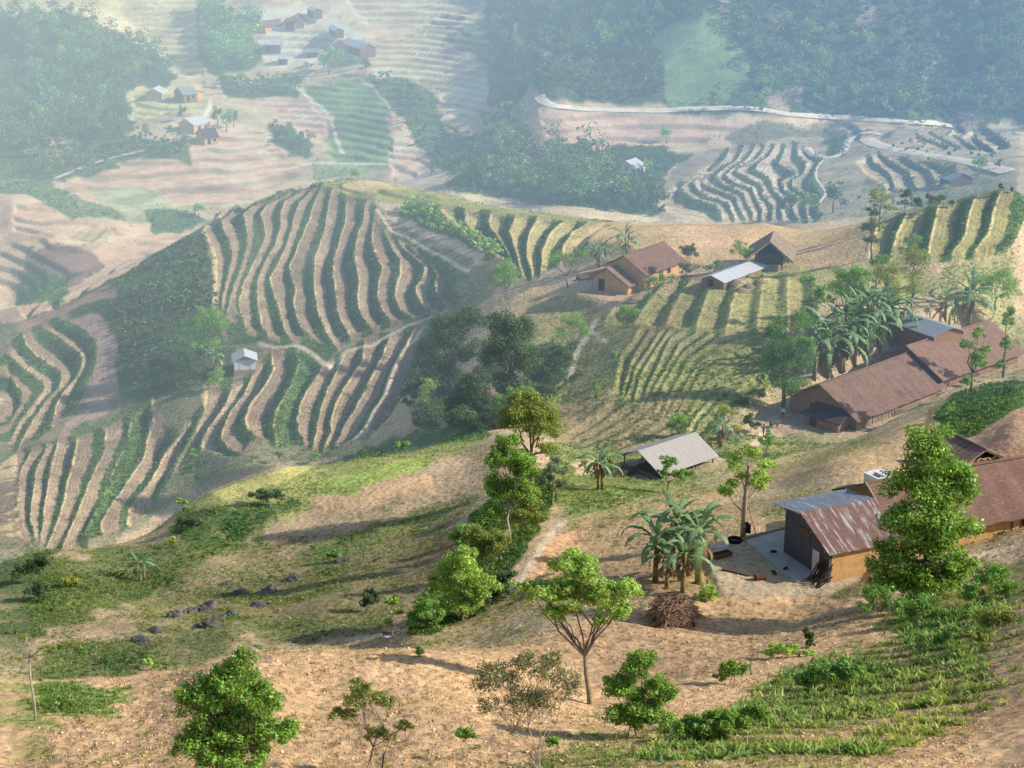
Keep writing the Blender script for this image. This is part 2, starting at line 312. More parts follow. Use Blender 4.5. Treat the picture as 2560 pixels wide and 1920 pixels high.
# far valley left: fields and slopes
far = (sstep(330, 420, YY)).astype(np.float32); paint(far, C3(.50,.40,.25), .25)
R = region
paint(R([(-80,700),(-80,400),(60,420),(150,470),(240,490),(330,480),(440,480),(330,560),(60,700)]), PINK, .12)
paint(R([(20,405),(100,430),(60,480),(20,500)]), C3(.75,.46,.30), 0); paint(R([(-80,380),(20,365),(150,400),(300,470),(150,470),(60,420),(-80,420)]), C3(.20,.25,.12), .6)
paint(R([(55,540),(110,530),(200,540),(230,580),(150,620),(60,630)]), C3(.26,.17,.13), .35)
paint(R([(40,590),(90,580),(150,600),(140,650),(30,660)]), GRASS, .7)
paint(R([(120,400),(300,345),(420,310),(520,280),(560,300),(640,345),(665,372),(560,420),(420,465),(300,470),(180,430)]), PINK, .05)
paint(R([(420,320),(520,275),(590,330),(610,380),(520,400),(430,360)]), C3(.72,.47,.33), 0)
paint(R([(180,400),(300,400),(420,450),(430,480),(300,480),(220,440)]), C3(.36,.36,.20), .35)
paint(R([(580,270),(640,275),(680,330),(660,345),(600,320)]), SCRUB, 1); paint(R([(310,455),(400,450),(440,470),(420,500),(330,500)]), GRASS, .8)
paint(R([(670,350),(840,340),(840,370),(680,390)]), C3(.30,.34,.16), .6)
paint(R([(-80,-60),(440,-60),(430,60),(440,190),(380,240),(300,190),(250,60),(200,50),(-80,40)]), C3(.56,.47,.26), .2)
paint(R([(-80,20),(60,35),(170,40),(240,80),(300,110),(380,160),(370,180),(290,190),(270,230),(290,290),(180,330),(120,350),(60,350),(-80,330)]), WOOD, 1)
paint(R([(-80,330),(20,320),(60,340),(150,330),(290,300),(420,310),(410,350),(300,345),(170,385),(60,390),(-80,380)]), C3(.14,.16,.08), .8)
paint(R([(50,290),(120,280),(170,320),(120,345),(60,330)]), C3(.52,.38,.28), .2)
paint(R([(420,20),(500,15),(520,60),(560,90),(575,130),(530,150),(460,165),(430,130),(425,60)]), WOOD, 1)
paint(R([(515,30),(640,10),(720,40),(800,90),(790,120),(700,140),(580,140),(560,90),(520,60)]), C3(.72,.56,.40), .1)
paint(R([(290,210),(350,195),(440,200),(460,215),(430,240),(300,260),(270,240)]), C3(.50,.46,.22), .3)
paint(R([(480,165),(650,170),(640,215),(560,215),(480,200)]), SCRUB, 1)
paint(R([(550,215),(640,212),(700,240),(720,270),(710,300),(680,310),(600,250)]), C3(.66,.44,.32), .1)
paint(R([(650,185),(770,160),(800,185),(840,230),(850,300),(840,350),(720,345),(700,300),(720,260),(680,220)]), C3(.21,.31,.12), .35)
paint(R([(770,150),(860,155),(930,180),(960,230),(980,290),(1060,290),(1060,330),(960,390),(930,340),(880,270),(820,200)]), C3(.15,.22,.09), .7)
paint(R([(780,90),(900,70),(1040,-50),(1040,40),(960,90),(960,110),(1050,150),(1060,210),(1040,260),(960,280),(940,230),(960,200),(900,180),(870,160),(820,160),(780,120)]), C3(.64,.50,.30), .08)
paint(R([(830,245),(870,240),(890,290),(920,350),(970,370),(960,400),(840,390),(850,310)]), C3(.70,.47,.32), .08)
paint(R([(700,-60),(1040,-60),(1040,30),(960,80),(800,70),(720,30)]), C3(.60,.47,.30), .15)
paint(R([(960,90),(1040,40),(1070,60),(1060,150),(1000,110)]), C3(.24,.28,.14), .5)
# far hillside right: wood, clearings, road cut
paint(R([(1040,-80),(2300,-80),(2300,262),(2050,266),(1800,258),(1500,236),(1180,212),(1150,180),(1120,220),(1060,320),(960,400),(990,420),(1460,470),(1430,380),(1500,330),(1300,310),(1160,330),(1120,260),(1050,220),(1060,130)]), WOOD, 1)
paint(R([(1410,90),(1440,50),(1560,40),(1610,120),(1630,210),(1560,225),(1440,225),(1430,150)]), C3(.19,.29,.12), .25)
paint(R([(1170,235),(1300,245),(1500,250),(1640,262),(1620,300),(1480,310),(1300,325),(1180,310)]), C3(.52,.36,.26), .18)
paint(R([(1120,250),(1170,235),(1180,310),(1130,330)]), C3(.34,.24,.16), .4); paint(R([(1620,262),(1900,280),(2190,270),(2190,285),(1900,285),(1800,305),(1620,310),(1560,300)]), C3(.22,.21,.13), .55)
for x, y, r in [(1700,120,40),(1740,150,30),(2000,150,45),(2090,240,35),(1680,40,40),(1860,30,30),(1690,225,40),(1560,30,25)]:
    paint(R([(x-r,y+r*.5),(x-r*.3,y-r*.7),(x+r,y-r*.4),(x+r*.6,y+r*.6)], 3, 16), C3(.40,.33,.22), .35, .8)
paint(R([(1900,275),(2200,262),(2200,385),(2100,350),(1960,320),(1900,300)]), C3(.38,.34,.24), .1)
paint(R([(1430,390),(1500,330),(1700,300),(1830,290),(1900,300),(2200,380),(2200,430),(1900,470),(1600,490),(1420,480)]), C3(.34,.30,.20), .3)
paint(R([(1500,380),(1570,330),(1740,315),(1770,345),(1720,390),(1730,440),(1650,478),(1460,478),(1460,420)]), C3(.46,.37,.27), .1)
paint(R([(1440,380),(1500,330),(1530,340),(1480,390),(1440,420)]), C3(.28,.24,.18), .3); paint(R([(1780,300),(1830,290),(1830,330),(1790,335)]), SCRUB, 1); paint(R([(1700,350),(1760,370),(1770,420),(1720,440),(1690,400)]), GRASS, .5)
paint(R([(1880,330),(2100,385),(2200,400),(2190,420),(2000,440),(1860,420)]), C3(.24,.25,.16), .45)
# terraced spur
spur = ((YY > 205) & (YY < 420)).astype(np.float32)
paint(R([(440,490),(520,447),(600,418),(770,389),(930,413),(1100,453),(1300,477),(1480,480),(1480,540),(1300,560),(1100,600),(900,780),(780,980),(600,1000),(430,1050),(240,1180),(-60,1190),(-60,700),(40,700),(240,602)], 2, 4), C3(.25,.225,.13), .55)
paint(R([(700,392),(770,390),(850,398),(1000,432),(1300,478),(1300,492),(1080,470),(960,450),(900,430),(810,432),(800,420),(720,430),(620,425)]), YG, .35, .75)
paint(R([(720,396),(770,391),(840,400),(900,412),(840,415),(740,412)]), STRAW, .1, .8)
paint(R([(40,702),(240,602),(330,552),(440,492),(455,560),(470,640),(470,700),(510,760),(500,830),(440,840),(330,870),(260,850),(200,680)]), C3(.10,.115,.055), .8)  # scrub tone, darkened to stand in for grazing sun on this face
paint(R([(40,705),(240,606),(250,640),(180,660),(120,700),(60,720)]), C3(.34,.23,.17), .25)
paint(R([(130,690),(220,680),(255,740),(250,820),(230,900),(170,960),(110,960),(190,880),(200,780)]), C3(.37,.265,.205), .12)
paint(R([(330,640),(430,560),(470,640),(480,770),(420,830),(330,840),(300,760)], 3, 14), C3(.07,.095,.045), .9, .8)
paint(R([(810,435),(870,430),(890,455),(960,490),(1020,525),(1060,545),(1050,570),(980,545),(900,510),(840,470)]), C3(.50,.39,.26), .08)
paint(R([(868,436),(930,455),(1000,490),(1070,520),(1085,545),(1060,560),(1000,525),(920,495),(870,462)]), SCRUB, 1)
paint(R([(815,455),(850,500),(940,550),(1010,590),(1000,610),(930,560),(850,520)]), GRASS, .9)
paint(R([(500,740),(570,745),(700,785),(720,755),(600,700),(480,690)]), C3(.09,.13,.05), .85)
paint(R([(-60,990),(120,950),(260,880),(330,860),(300,900),(200,940),(100,985),(-60,1010)]), C3(.17,.19,.09), .6)
paint(R([(630,745),(660,760),(650,830),(620,900),(600,950),(590,900),(620,820)]), C3(.20,.26,.09), .5)
paint(R([(270,905),(310,905),(300,990),(240,1080),(190,1150),(170,1150),(220,1060),(260,980)]), C3(.11,.21,.08), .9)
# terrace treads, lips and banks
rows = .5+.5*np.sin(TF*2*np.pi*4)
for gi, g in enumerate(TERR):
    m = (TID == gi)
    nz2 = fbm(XX/1.4, YY/1.4, 3, 23); TFn = TF+.09*nz2; tr = m & (TF >= 0) & (TFn < .5); ri = m & (TFn >= .5)
    nz = fbm(XX/5., YY/5., 3, 21)
    tone = (1+.35*(_hash(np.round(TS).astype(int), TS*0+gi, 3)-.5))[..., None]
    treadc = {'valley': C3(.47,.38,.28), 'road': C3(.46,.37,.27), 'roadtop': C3(.40,.34,.25), 'slope': C3(.43,.38,.19), 'slope2': C3(.40,.31,.19), 'right': C3(.31,.28,.125), 'crest': C3(.38,.32,.15)}.get(g['n'], C3(.315,.235,.16))  # default tread tone lowered, standing in for grazing sun on the left
    riserc = {'valley': C3(.10,.125,.07), 'road': C3(.14,.16,.09), 'roadtop': C3(.13,.13,.08), 'slope': C3(.15,.20,.07), 'slope2': C3(.14,.18,.07), 'slope3': C3(.15,.18,.07), 'slope4': C3(.20,.24,.09), 'right': C3(.10,.17,.05)}.get(g['n'], C3(.10,.135,.065))
    near = blur(tr.astype(np.float32), 1)
    if g['n'] in ('spur', 'low', 'lowleft', 'left', 'crest', 'right'):
        RGB = np.where(tr[..., None], treadc*tone*(1+.18*nz[..., None]), RGB)
        special = (g['n'] == 'low') & (np.round(TS) == 4) | (g['n'] == 'lowleft') & (np.round(TS) == 6)
        RGB = np.where((tr & special)[..., None], C3(.15,.23,.08), RGB)
        VEG = np.where(tr, np.where(special, .8, .10), VEG)
    else:
        RGB = np.where(tr[..., None], RGB*.35+.65*treadc*(1+1.1*(tone-1)), RGB); VEG = np.where(tr, VEG*.5, VEG)
    RGB = np.where((tr & (np.sin(TF*2*np.pi*9+3*nz) > .25) & (nz2 > -.15))[..., None], RGB*C3(.70,.72,.68), RGB); lipm = m & (TF >= 0) & (TF < .06) & (nz > -.25); RGB = np.where(lipm[..., None], STRAW*.92, RGB)
    RGB = np.where(ri[..., None], riserc*(1+.5*nz[..., None]), RGB); VEG = np.where(ri, .85 if g['n'][:5] != 'slope' else .72, VEG)
# middle slopes and near ground
paint(R([(1300,480),(1480,480),(1640,482),(1850,484),(1850,570),(1700,575),(1640,560),(1500,580),(1440,540),(1330,530),(1230,520)]), C3(.52,.36,.19), .15, .85)
paint(R([(1480,490),(1640,490),(1640,520),(1500,540),(1460,510)]), SOIL, .1, .7)
paint(R([(1690,575),(1850,575),(2000,580),(2000,640),(1750,650),(1720,640),(1600,640),(1520,640),(1560,610),(1640,590)]), YG, .45, .6)
paint(R([(1400,640),(1500,610),(1700,600),(1740,650),(1640,720),(1500,720),(1400,800),(1340,830),(1330,760)]), C3(.42,.37,.16), .4, .55)
paint(R([(1150,610),(1330,630),(1360,650),(1240,690),(1140,720),(1080,690)]), SOIL, .1, .8)
paint(R([(1190,560),(1290,590),(1340,625),(1240,635),(1170,620)]), C3(.45,.34,.24), .05)
paint(R([(1380,690),(1470,650),(1500,660),(1400,740),(1330,820),(1320,790)]), SOILR, .2, .6)
paint(R([(1150,640),(1300,660),(1400,690),(1340,820),(1300,860),(1200,880),(1130,850),(1120,720)]), C3(.30,.27,.12), .55, .6)
paint(R([(1340,830),(1500,760),(1640,700),(1680,760),(1640,850),(1500,880),(1380,930),(1320,900)]), C3(.30,.29,.11), .55, .65)
paint(R([(1140,740),(1250,740),(1260,810),(1200,850),(1130,830)]), SCRUB, 1); paint(R([(1200,880),(1320,860),(1500,840),(1480,900),(1360,960),(1200,975)], 4, 18), C3(.44,.29,.19), .4, .75)
paint(R([(880,880),(1000,850),(1160,850),(1180,900),(1060,930),(920,950)], 3, 12), SCRUB, .95)
paint(R([(740,985),(900,930),(1060,925),(1060,940),(900,970),(760,1000)], 3, 12), C3(.12,.19,.06), .8)
paint(R([(1190,960),(1400,960),(1560,940),(1700,940),(1850,930),(1800,960),(1600,1010),(1420,1060),(1250,1120),(1180,1090)]), C3(.22,.25,.09), .65, .8)
paint(R([(1240,1000),(1330,985),(1310,1010),(1240,1030)]), TAN, .1)
paint(R([(1170,1180),(1250,1120),(1420,1075),(1560,1050),(1700,1000),(1850,960),(1900,930),(2010,890),(2020,960),(1900,1050),(1780,1070),(1690,1150),(1560,1180),(1540,1260),(1400,1300),(1260,1280),(1130,1290),(1120,1260)]), C3(.46,.325,.19), .2, .9)
paint(R([(1560,1030),(1700,985),(1850,960),(1900,990),(1700,1025),(1580,1050)]), C3(.56,.40,.21), .12, .8); paint(R([(1590,1060),(1840,1020),(1880,1050),(1700,1090),(1600,1110)]), C3(.40,.31,.21), .3, .7)
paint(R([(1130,1250),(1190,1160),(1290,1120),(1270,1150),(1210,1190),(1160,1260)]), C3(.60,.37,.21), .05)
paint(R([(2020,900),(2060,850),(2220,815),(2220,870),(2110,945),(2030,950)]), C3(.07,.14,.05), 1); paint(R([(2080,960),(2130,925),(2230,860),(2230,1020),(2180,990)]), SOILR*1.1, .1)
paint(R([(1700,860),(1760,930),(1640,950),(1630,920)]), C3(.44,.33,.24), .1)
# ravine side and valley bottom; left slope darkened in place of grazing sun
paint(R([(600,1100),(800,1030),(1060,940),(1150,960),(1110,1010),(1000,1050),(900,1100),(760,1180),(640,1230),(540,1240)], 4, 16), C3(.42,.31,.20), .3, .9)
paint(R([(680,1080),(800,1040),(930,1030),(940,1060),(800,1090),(700,1110)]), SOIL*1.05, .1, .8)
paint(R([(380,1110),(460,1065),(610,1012),(800,990),(950,962),(1060,932),(1060,950),(900,1010),(720,1060),(640,1110),(500,1160),(390,1190)], 4, 18), C3(.33,.34,.13), .55, .9)
paint(R([(700,1040),(840,1000),(930,990),(900,1015),(760,1060),(680,1070)]), C3(.34,.40,.12), .5); paint(R([(455,1070),(600,1013),(700,1000),(640,1030),(480,1080)]), C3(.50,.46,.18), .3)
paint(R([(380,1120),(470,1090),(610,1060),(640,1080),(560,1140),(440,1180),(390,1170)], 5, 22), SCRUB*1.3, .85, .9)
paint(R([(250,1180),(390,1170),(560,1140),(640,1110),(560,1190),(400,1260),(300,1300),(160,1340),(30,1380),(30,1220),(120,1200)], 8, 30), C3(.145,.17,.075), .72, .92)
paint(R([(200,1350),(400,1240),(560,1180),(700,1150),(620,1230),(420,1300),(280,1380)]), C3(.34,.25,.16), .5, .7)
paint(R([(400,1290),(640,1230),(840,1150),(1000,1110),(990,1180),(930,1250),(880,1330),(700,1350),(520,1360),(420,1350)], 6, 24), C3(.31,.215,.14), .5, .88)
paint(R([(900,1180),(990,1120),(1000,1150),(960,1220),(900,1280)], 6, 20), C3(.42,.22,.14), .3, .6)
paint(R([(640,1190),(760,1150),(1000,1070),(1040,1080),(900,1140),(740,1200),(680,1230)]), C3(.20,.22,.085), .6, .7)
paint(R([(20,1440),(100,1410),(300,1370),(560,1340),(850,1330),(850,1372),(700,1395),(560,1400),(400,1440),(200,1462),(20,1472)], 6, 24), C3(.20,.20,.10), .6, .88)
paint(R([(880,1370),(900,1300),(990,1190),(1020,1110),(1100,1040),(1180,1010),(1200,1080),(1150,1160),(1110,1230),(1080,1290),(1000,1350),(920,1372)]), C3(.05,.095,.03), 1)
paint(R([(840,1390),(960,1360),(1090,1290),(1140,1240),(1140,1290),(1100,1340),(1000,1390),(900,1400)]), C3(.36,.28,.16), .45, .7)
# foreground field
paint(R([(-90,1485),(30,1475),(200,1466),(400,1446),(560,1407),(850,1401),(1000,1402),(1110,1395),(1250,1350),(1400,1310),(1560,1290),(1800,1290),(1960,1300),(2260,1220),(2260,1800),(-90,1800)], 1, 3), SOIL, .07)
paint(R([(1110,1395),(1250,1345),(1420,1310),(1560,1300),(1800,1300),(1900,1330),(1700,1420),(1500,1470),(1350,1500),(1250,1450)]), C3(.50,.335,.20), .12, .8)
paint(R([(20,1480),(150,1478),(290,1490),(250,1530),(120,1570),(30,1590)], 8, 26), C3(.34,.36,.13), .5); paint(R([(30,1600),(90,1590),(120,1640),(30,1660)]), C3(.34,.30,.12), .4, .7)
paint(R([(1900,1380),(2260,1260),(2260,1480),(2100,1530),(1900,1560),(1600,1590),(1460,1600),(1420,1580),(1560,1540),(1700,1450)], 8, 26), C3(.34,.27,.14), .42, .85)
paint(R([(1880,1480),(2260,1400),(2260,1440),(2000,1500),(1700,1560),(1650,1540)]), C3(.44,.29,.17), .3, .7); paint(R([(1900,1580),(2260,1480),(2260,1560),(1980,1640),(1800,1640)]), C3(.44,.28,.16), .25, .8)
paint(R([(1250,1590),(1450,1570),(1700,1600),(1900,1590),(1860,1700),(1100,1720),(1150,1640)], 8, 26), C3(.44,.37,.17), .42, .7)
paint(R([(1950,1300),(2260,1200),(2260,1270),(2000,1380),(1880,1360)]), C3(.28,.29,.11), .6, .7)
_rw = R([(1900,1380),(2260,1260),(2260,1480),(2100,1560),(1900,1640),(1300,1650),(1460,1600),(1420,1580),(1560,1540),(1700,1450)], 6, 20)*sstep(.0, -.5, np.sin((XX*.45+YY)*2*np.pi/2.6+.8*fbm(XX/9., YY/9., 4, 31))+.6*fbm(XX/4., YY/4., 2, 91))
paint(_rw, C3(.42,.285,.17), .12, .85)
# yard
YARD = R([(1535,1185),(1600,1160),(1690,1140),(1830,1200),(1880,1240),(1800,1282),(1700,1292),(1560,1292),(1530,1240)], 2, 2); paint(YARD, C3(.47,.37,.26), 0)
paint(R([(1960,575),(2200,530),(2200,700),(2060,680),(1960,640)], 4, 14), C3(.29,.29,.13), .6, .85); paint(R([(-60,1180),(120,1190),(140,1330),(60,1400),(-60,1460)], 6, 20), C3(.13,.16,.075), .75, .9)
paint(R([(2100,690),(2200,690),(2200,830),(2120,800)], 4, 10), C3(.22,.24,.10), .6, .8)
paint(R([(1130,640),(1300,655),(1450,610),(1700,640),(1720,840),(1600,930),(1380,965),(1200,970),(1130,860)], 8, 24), C3(.165,.205,.075), .66, .36)
paint(R([(1180,1090),(1260,1040),(1500,1030),(1700,985),(1900,930),(1900,960),(1700,1020),(1480,1075),(1250,1150)], 6, 22), C3(.19,.23,.085), .6, .4); paint(R([(1640,1100),(1880,1040),(1900,1060),(1760,1100),(1660,1140)], 5, 18), C3(.2,.23,.10), .6, .5)
paint(R([(300,1270),(640,1190),(1000,1090),(1000,1150),(900,1290),(700,1360),(300,1420)], 10, 30), C3(.175,.19,.085), .6, .38)
# footpaths and the valley road (bare earth worn into the sheet)
for pts, w in [([(560,742),(590,752),(640,746),(665,757),(700,786),(728,789),(745,760),(770,752),(800,745),(850,720),(880,705),(920,690),(960,675)], 1.1),
 (zC([(1820,0),(1680,150),(1600,300),(1560,450),(1480,570),(1420,690),(1340,760),(1240,810)]), 1.0),
 ([(1235,800),(1245,765),(1275,715),(1290,690)], 1.2), ([(1275,715),(1310,740)], .8),([(1240,800),(1205,835)], .8),
 (zS([(1280,260),(1340,350),(1380,410),(1500,460),(1650,550),(1780,610),(1850,660),(1910,690)]), .9),
 ([(120,385),(180,360),(260,335),(310,325)], 2.2), ([(480,172),(560,180),(640,188),(660,205),(700,235),(715,262),(728,300),(740,330)], 1.6), ([(560,178),(620,183),(700,182),(760,168)], 1.2),
 ([(455,215),(452,235),(440,255),(425,262)], 1.6), ([(1115,50),(1112,75),(1130,95),(1190,117)], 1.8), ([(610,362),(680,352),(840,355)], 1.6),
 ([(1120,1260),(1150,1215),(1180,1165),(1215,1130)], .7),([(2060,1215),(2120,1200),(2200,1180)], 1.2),([(850,1370),(790,1375),(690,1392)], .6),([(1700,880),(1660,930),(1600,990),(1540,1010)], 1.1)]:
    paint(track(pts, w), ROAD if w > 1.5 else C3(.56,.45,.32), .0)
fields = fbm(XX/9., YY/9., 4, 31); fine = fbm(XX/1.7, YY/1.7, 3, 32)
RGB *= (1+.22*fields+.16*fine)[..., None]; _fm = sstep(400, 460, YY); RGB *= (1+_fm*(.38*fbm(XX/17., YY/13., 4, 81)+.30*fbm(XX/5., YY/4., 3, 82)))[..., None]; VEG = VEG+_fm*.28*fbm(XX/21., YY/15., 3, 83)
# low growth tints the soil where it is thick
gm = sstep(.62, .95, VEG+.35*fine+.25*fields)
RGB += (gm*.55)[..., None]*(C3(.10,.155,.05)*(1+.4*fields[..., None])-RGB)
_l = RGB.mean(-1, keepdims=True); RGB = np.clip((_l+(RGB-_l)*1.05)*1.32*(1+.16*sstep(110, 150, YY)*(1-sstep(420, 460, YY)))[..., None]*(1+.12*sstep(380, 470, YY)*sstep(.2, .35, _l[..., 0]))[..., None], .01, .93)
# contour terraces on the far slopes
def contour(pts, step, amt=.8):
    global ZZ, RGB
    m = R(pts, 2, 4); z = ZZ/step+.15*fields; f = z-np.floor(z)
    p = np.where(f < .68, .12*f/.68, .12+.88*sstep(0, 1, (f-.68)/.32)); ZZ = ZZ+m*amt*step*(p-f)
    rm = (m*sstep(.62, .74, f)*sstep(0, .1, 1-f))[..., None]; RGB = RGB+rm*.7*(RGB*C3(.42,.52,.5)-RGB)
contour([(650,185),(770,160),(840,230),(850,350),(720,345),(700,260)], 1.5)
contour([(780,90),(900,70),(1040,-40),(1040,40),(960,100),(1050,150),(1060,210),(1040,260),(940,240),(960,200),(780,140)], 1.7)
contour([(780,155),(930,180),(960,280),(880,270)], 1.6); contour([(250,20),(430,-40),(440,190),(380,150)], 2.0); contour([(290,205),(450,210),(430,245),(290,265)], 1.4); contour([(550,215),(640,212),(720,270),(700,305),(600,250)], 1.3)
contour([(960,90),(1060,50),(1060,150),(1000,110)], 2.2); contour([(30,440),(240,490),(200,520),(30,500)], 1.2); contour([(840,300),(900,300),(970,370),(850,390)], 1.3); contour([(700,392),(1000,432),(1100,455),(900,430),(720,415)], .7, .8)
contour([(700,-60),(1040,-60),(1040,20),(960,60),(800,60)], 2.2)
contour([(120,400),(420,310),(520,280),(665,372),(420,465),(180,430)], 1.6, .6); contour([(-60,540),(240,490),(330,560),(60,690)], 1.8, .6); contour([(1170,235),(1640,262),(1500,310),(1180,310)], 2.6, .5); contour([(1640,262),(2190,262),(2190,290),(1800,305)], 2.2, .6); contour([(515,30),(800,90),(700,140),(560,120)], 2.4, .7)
# clods, furrows and small roughness
nearw = np.clip(1.25-YY/170., 0, 1)
bare = np.clip(1-VEG*1.2, 0, 1)
fur = R([(1110,1400),(1420,1310),(1560,1300),(1800,1300),(1900,1330),(1500,1470)], 3)+R([(1130,1290),(1250,1130),(1420,1080),(1540,1100),(1540,1260),(1400,1300)], 3)
ZZ = ZZ+nearw*bare*(.16*fbm(XX/.62, YY/.62, 3, 41)+.12*np.abs(fbm(XX/1.6, YY/1.6, 2, 42)))+(YY > 120)*(YY < 420)*.10*fbm(XX/1.5, YY/1.5, 2, 43)
_ff = R([(-90,1485),(200,1468),(560,1409),(850,1404),(1110,1397),(1250,1450),(1350,1500),(1800,1660),(-90,1760)], 3); ZZ = ZZ+.05*_ff*np.sin((XX*.3+YY*.95)*2*np.pi/.9+3*fields); RGB = RGB*(1-.16*(_ff+fur)*np.clip(np.sin((XX*.3+YY*.95)*2*np.pi/.9+3*fields), 0, 1))[..., None]  # furrow shadows also put into the soil colour as dark bands
ZZ = ZZ+.11*fur*np.sin((XX*.42+YY*.9)*2*np.pi/1.15+2*fields)
# level ground cut and filled for the houses
PADS = []
def pad(u1, v1, u2, v2, H, x0, x1, y0, y1, z0=None, soft=2.5, dz=0.0):
    global ZZ
    def hit(u, v, zz):
        az, T = ray(u, v); y = (CAMZ-zz)/T; return np.array([az*y, y])
    if z0 is None:
        az, l = ground_hit(u1, v1, ZZ, 0, H); z0 = CAMZ-ray(u1, v1)[1]*math.exp(l)-H
    a, q = hit(u1, v1, z0+H), hit(u2, v2, z0+H); d = q-a; L = np.hypot(*d); d = d/L; X = (XX-a[0])*d[0]+(YY-a[1])*d[1]; Y = -(XX-a[0])*d[1]+(YY-a[1])*d[0]
    m = sstep(x0-soft, x0, X)*(1-sstep(L+x1, L+x1+soft, X))*sstep(y0-soft, y0, Y)*(1-sstep(y1, y1+soft, Y)); ZZ = ZZ+m*(z0+dz-ZZ)
    RGB[:] = RGB+(m*.6)[..., None]*(C3(.50,.38,.26)-RGB); VEG[:] = VEG*(1-.8*m); return z0
PZ = dict(); PZ['lh'] = pad(1770,831,1966,760,5.0,-5,0,-8,6.5); PZ['up'] = pad(1958,747,2140,690,5.0,0,3,-7.5,5.5,PZ['lh']+.9)
PZ['mid'] = pad(1346,552,1435,522,4.9,0,0,-5,5); PZ['ann'] = pad(1308,577,1352,561,4.3,-3,0,-4.5,3.5); PZ['shed'] = pad(1378,974,1503,933,2.8,-1,1,-3.5,3)
# level ground under the yard
_y0 = spot(1640,1235).z; _ym = blur(YARD, 6); ZZ = ZZ+_ym*(_y0-ZZ)*.92
# ---------------------------------------------------------------- materials
def painted_haze_group():  # haze painted into each material as a glow growing with distance from camera site
    g = bpy.data.node_groups.new('painted haze', 'ShaderNodeTree'); it = g.interface
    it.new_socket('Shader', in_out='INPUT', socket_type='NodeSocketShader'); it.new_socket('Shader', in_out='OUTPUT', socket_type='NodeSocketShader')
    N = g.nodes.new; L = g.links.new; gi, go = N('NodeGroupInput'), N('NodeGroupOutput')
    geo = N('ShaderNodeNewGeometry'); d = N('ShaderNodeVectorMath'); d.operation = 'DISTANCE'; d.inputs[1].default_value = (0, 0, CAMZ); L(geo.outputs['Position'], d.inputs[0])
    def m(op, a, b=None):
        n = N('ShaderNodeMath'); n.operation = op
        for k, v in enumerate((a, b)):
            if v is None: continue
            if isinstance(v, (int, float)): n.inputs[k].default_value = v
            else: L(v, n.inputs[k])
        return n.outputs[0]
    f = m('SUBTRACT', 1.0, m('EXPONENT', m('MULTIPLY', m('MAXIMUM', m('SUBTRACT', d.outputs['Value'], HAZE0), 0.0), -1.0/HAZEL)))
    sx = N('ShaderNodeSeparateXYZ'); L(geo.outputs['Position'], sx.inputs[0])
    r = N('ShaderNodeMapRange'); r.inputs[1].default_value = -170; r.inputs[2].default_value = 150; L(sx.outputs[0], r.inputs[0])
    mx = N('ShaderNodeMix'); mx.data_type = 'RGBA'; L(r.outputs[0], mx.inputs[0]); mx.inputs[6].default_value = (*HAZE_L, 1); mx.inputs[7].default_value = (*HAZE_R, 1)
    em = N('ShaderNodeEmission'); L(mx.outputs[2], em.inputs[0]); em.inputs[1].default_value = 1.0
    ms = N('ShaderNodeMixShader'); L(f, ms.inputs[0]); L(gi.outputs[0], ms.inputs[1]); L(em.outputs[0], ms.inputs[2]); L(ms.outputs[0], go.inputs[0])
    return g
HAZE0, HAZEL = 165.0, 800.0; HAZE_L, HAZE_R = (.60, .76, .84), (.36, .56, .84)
HAZE = painted_haze_group()
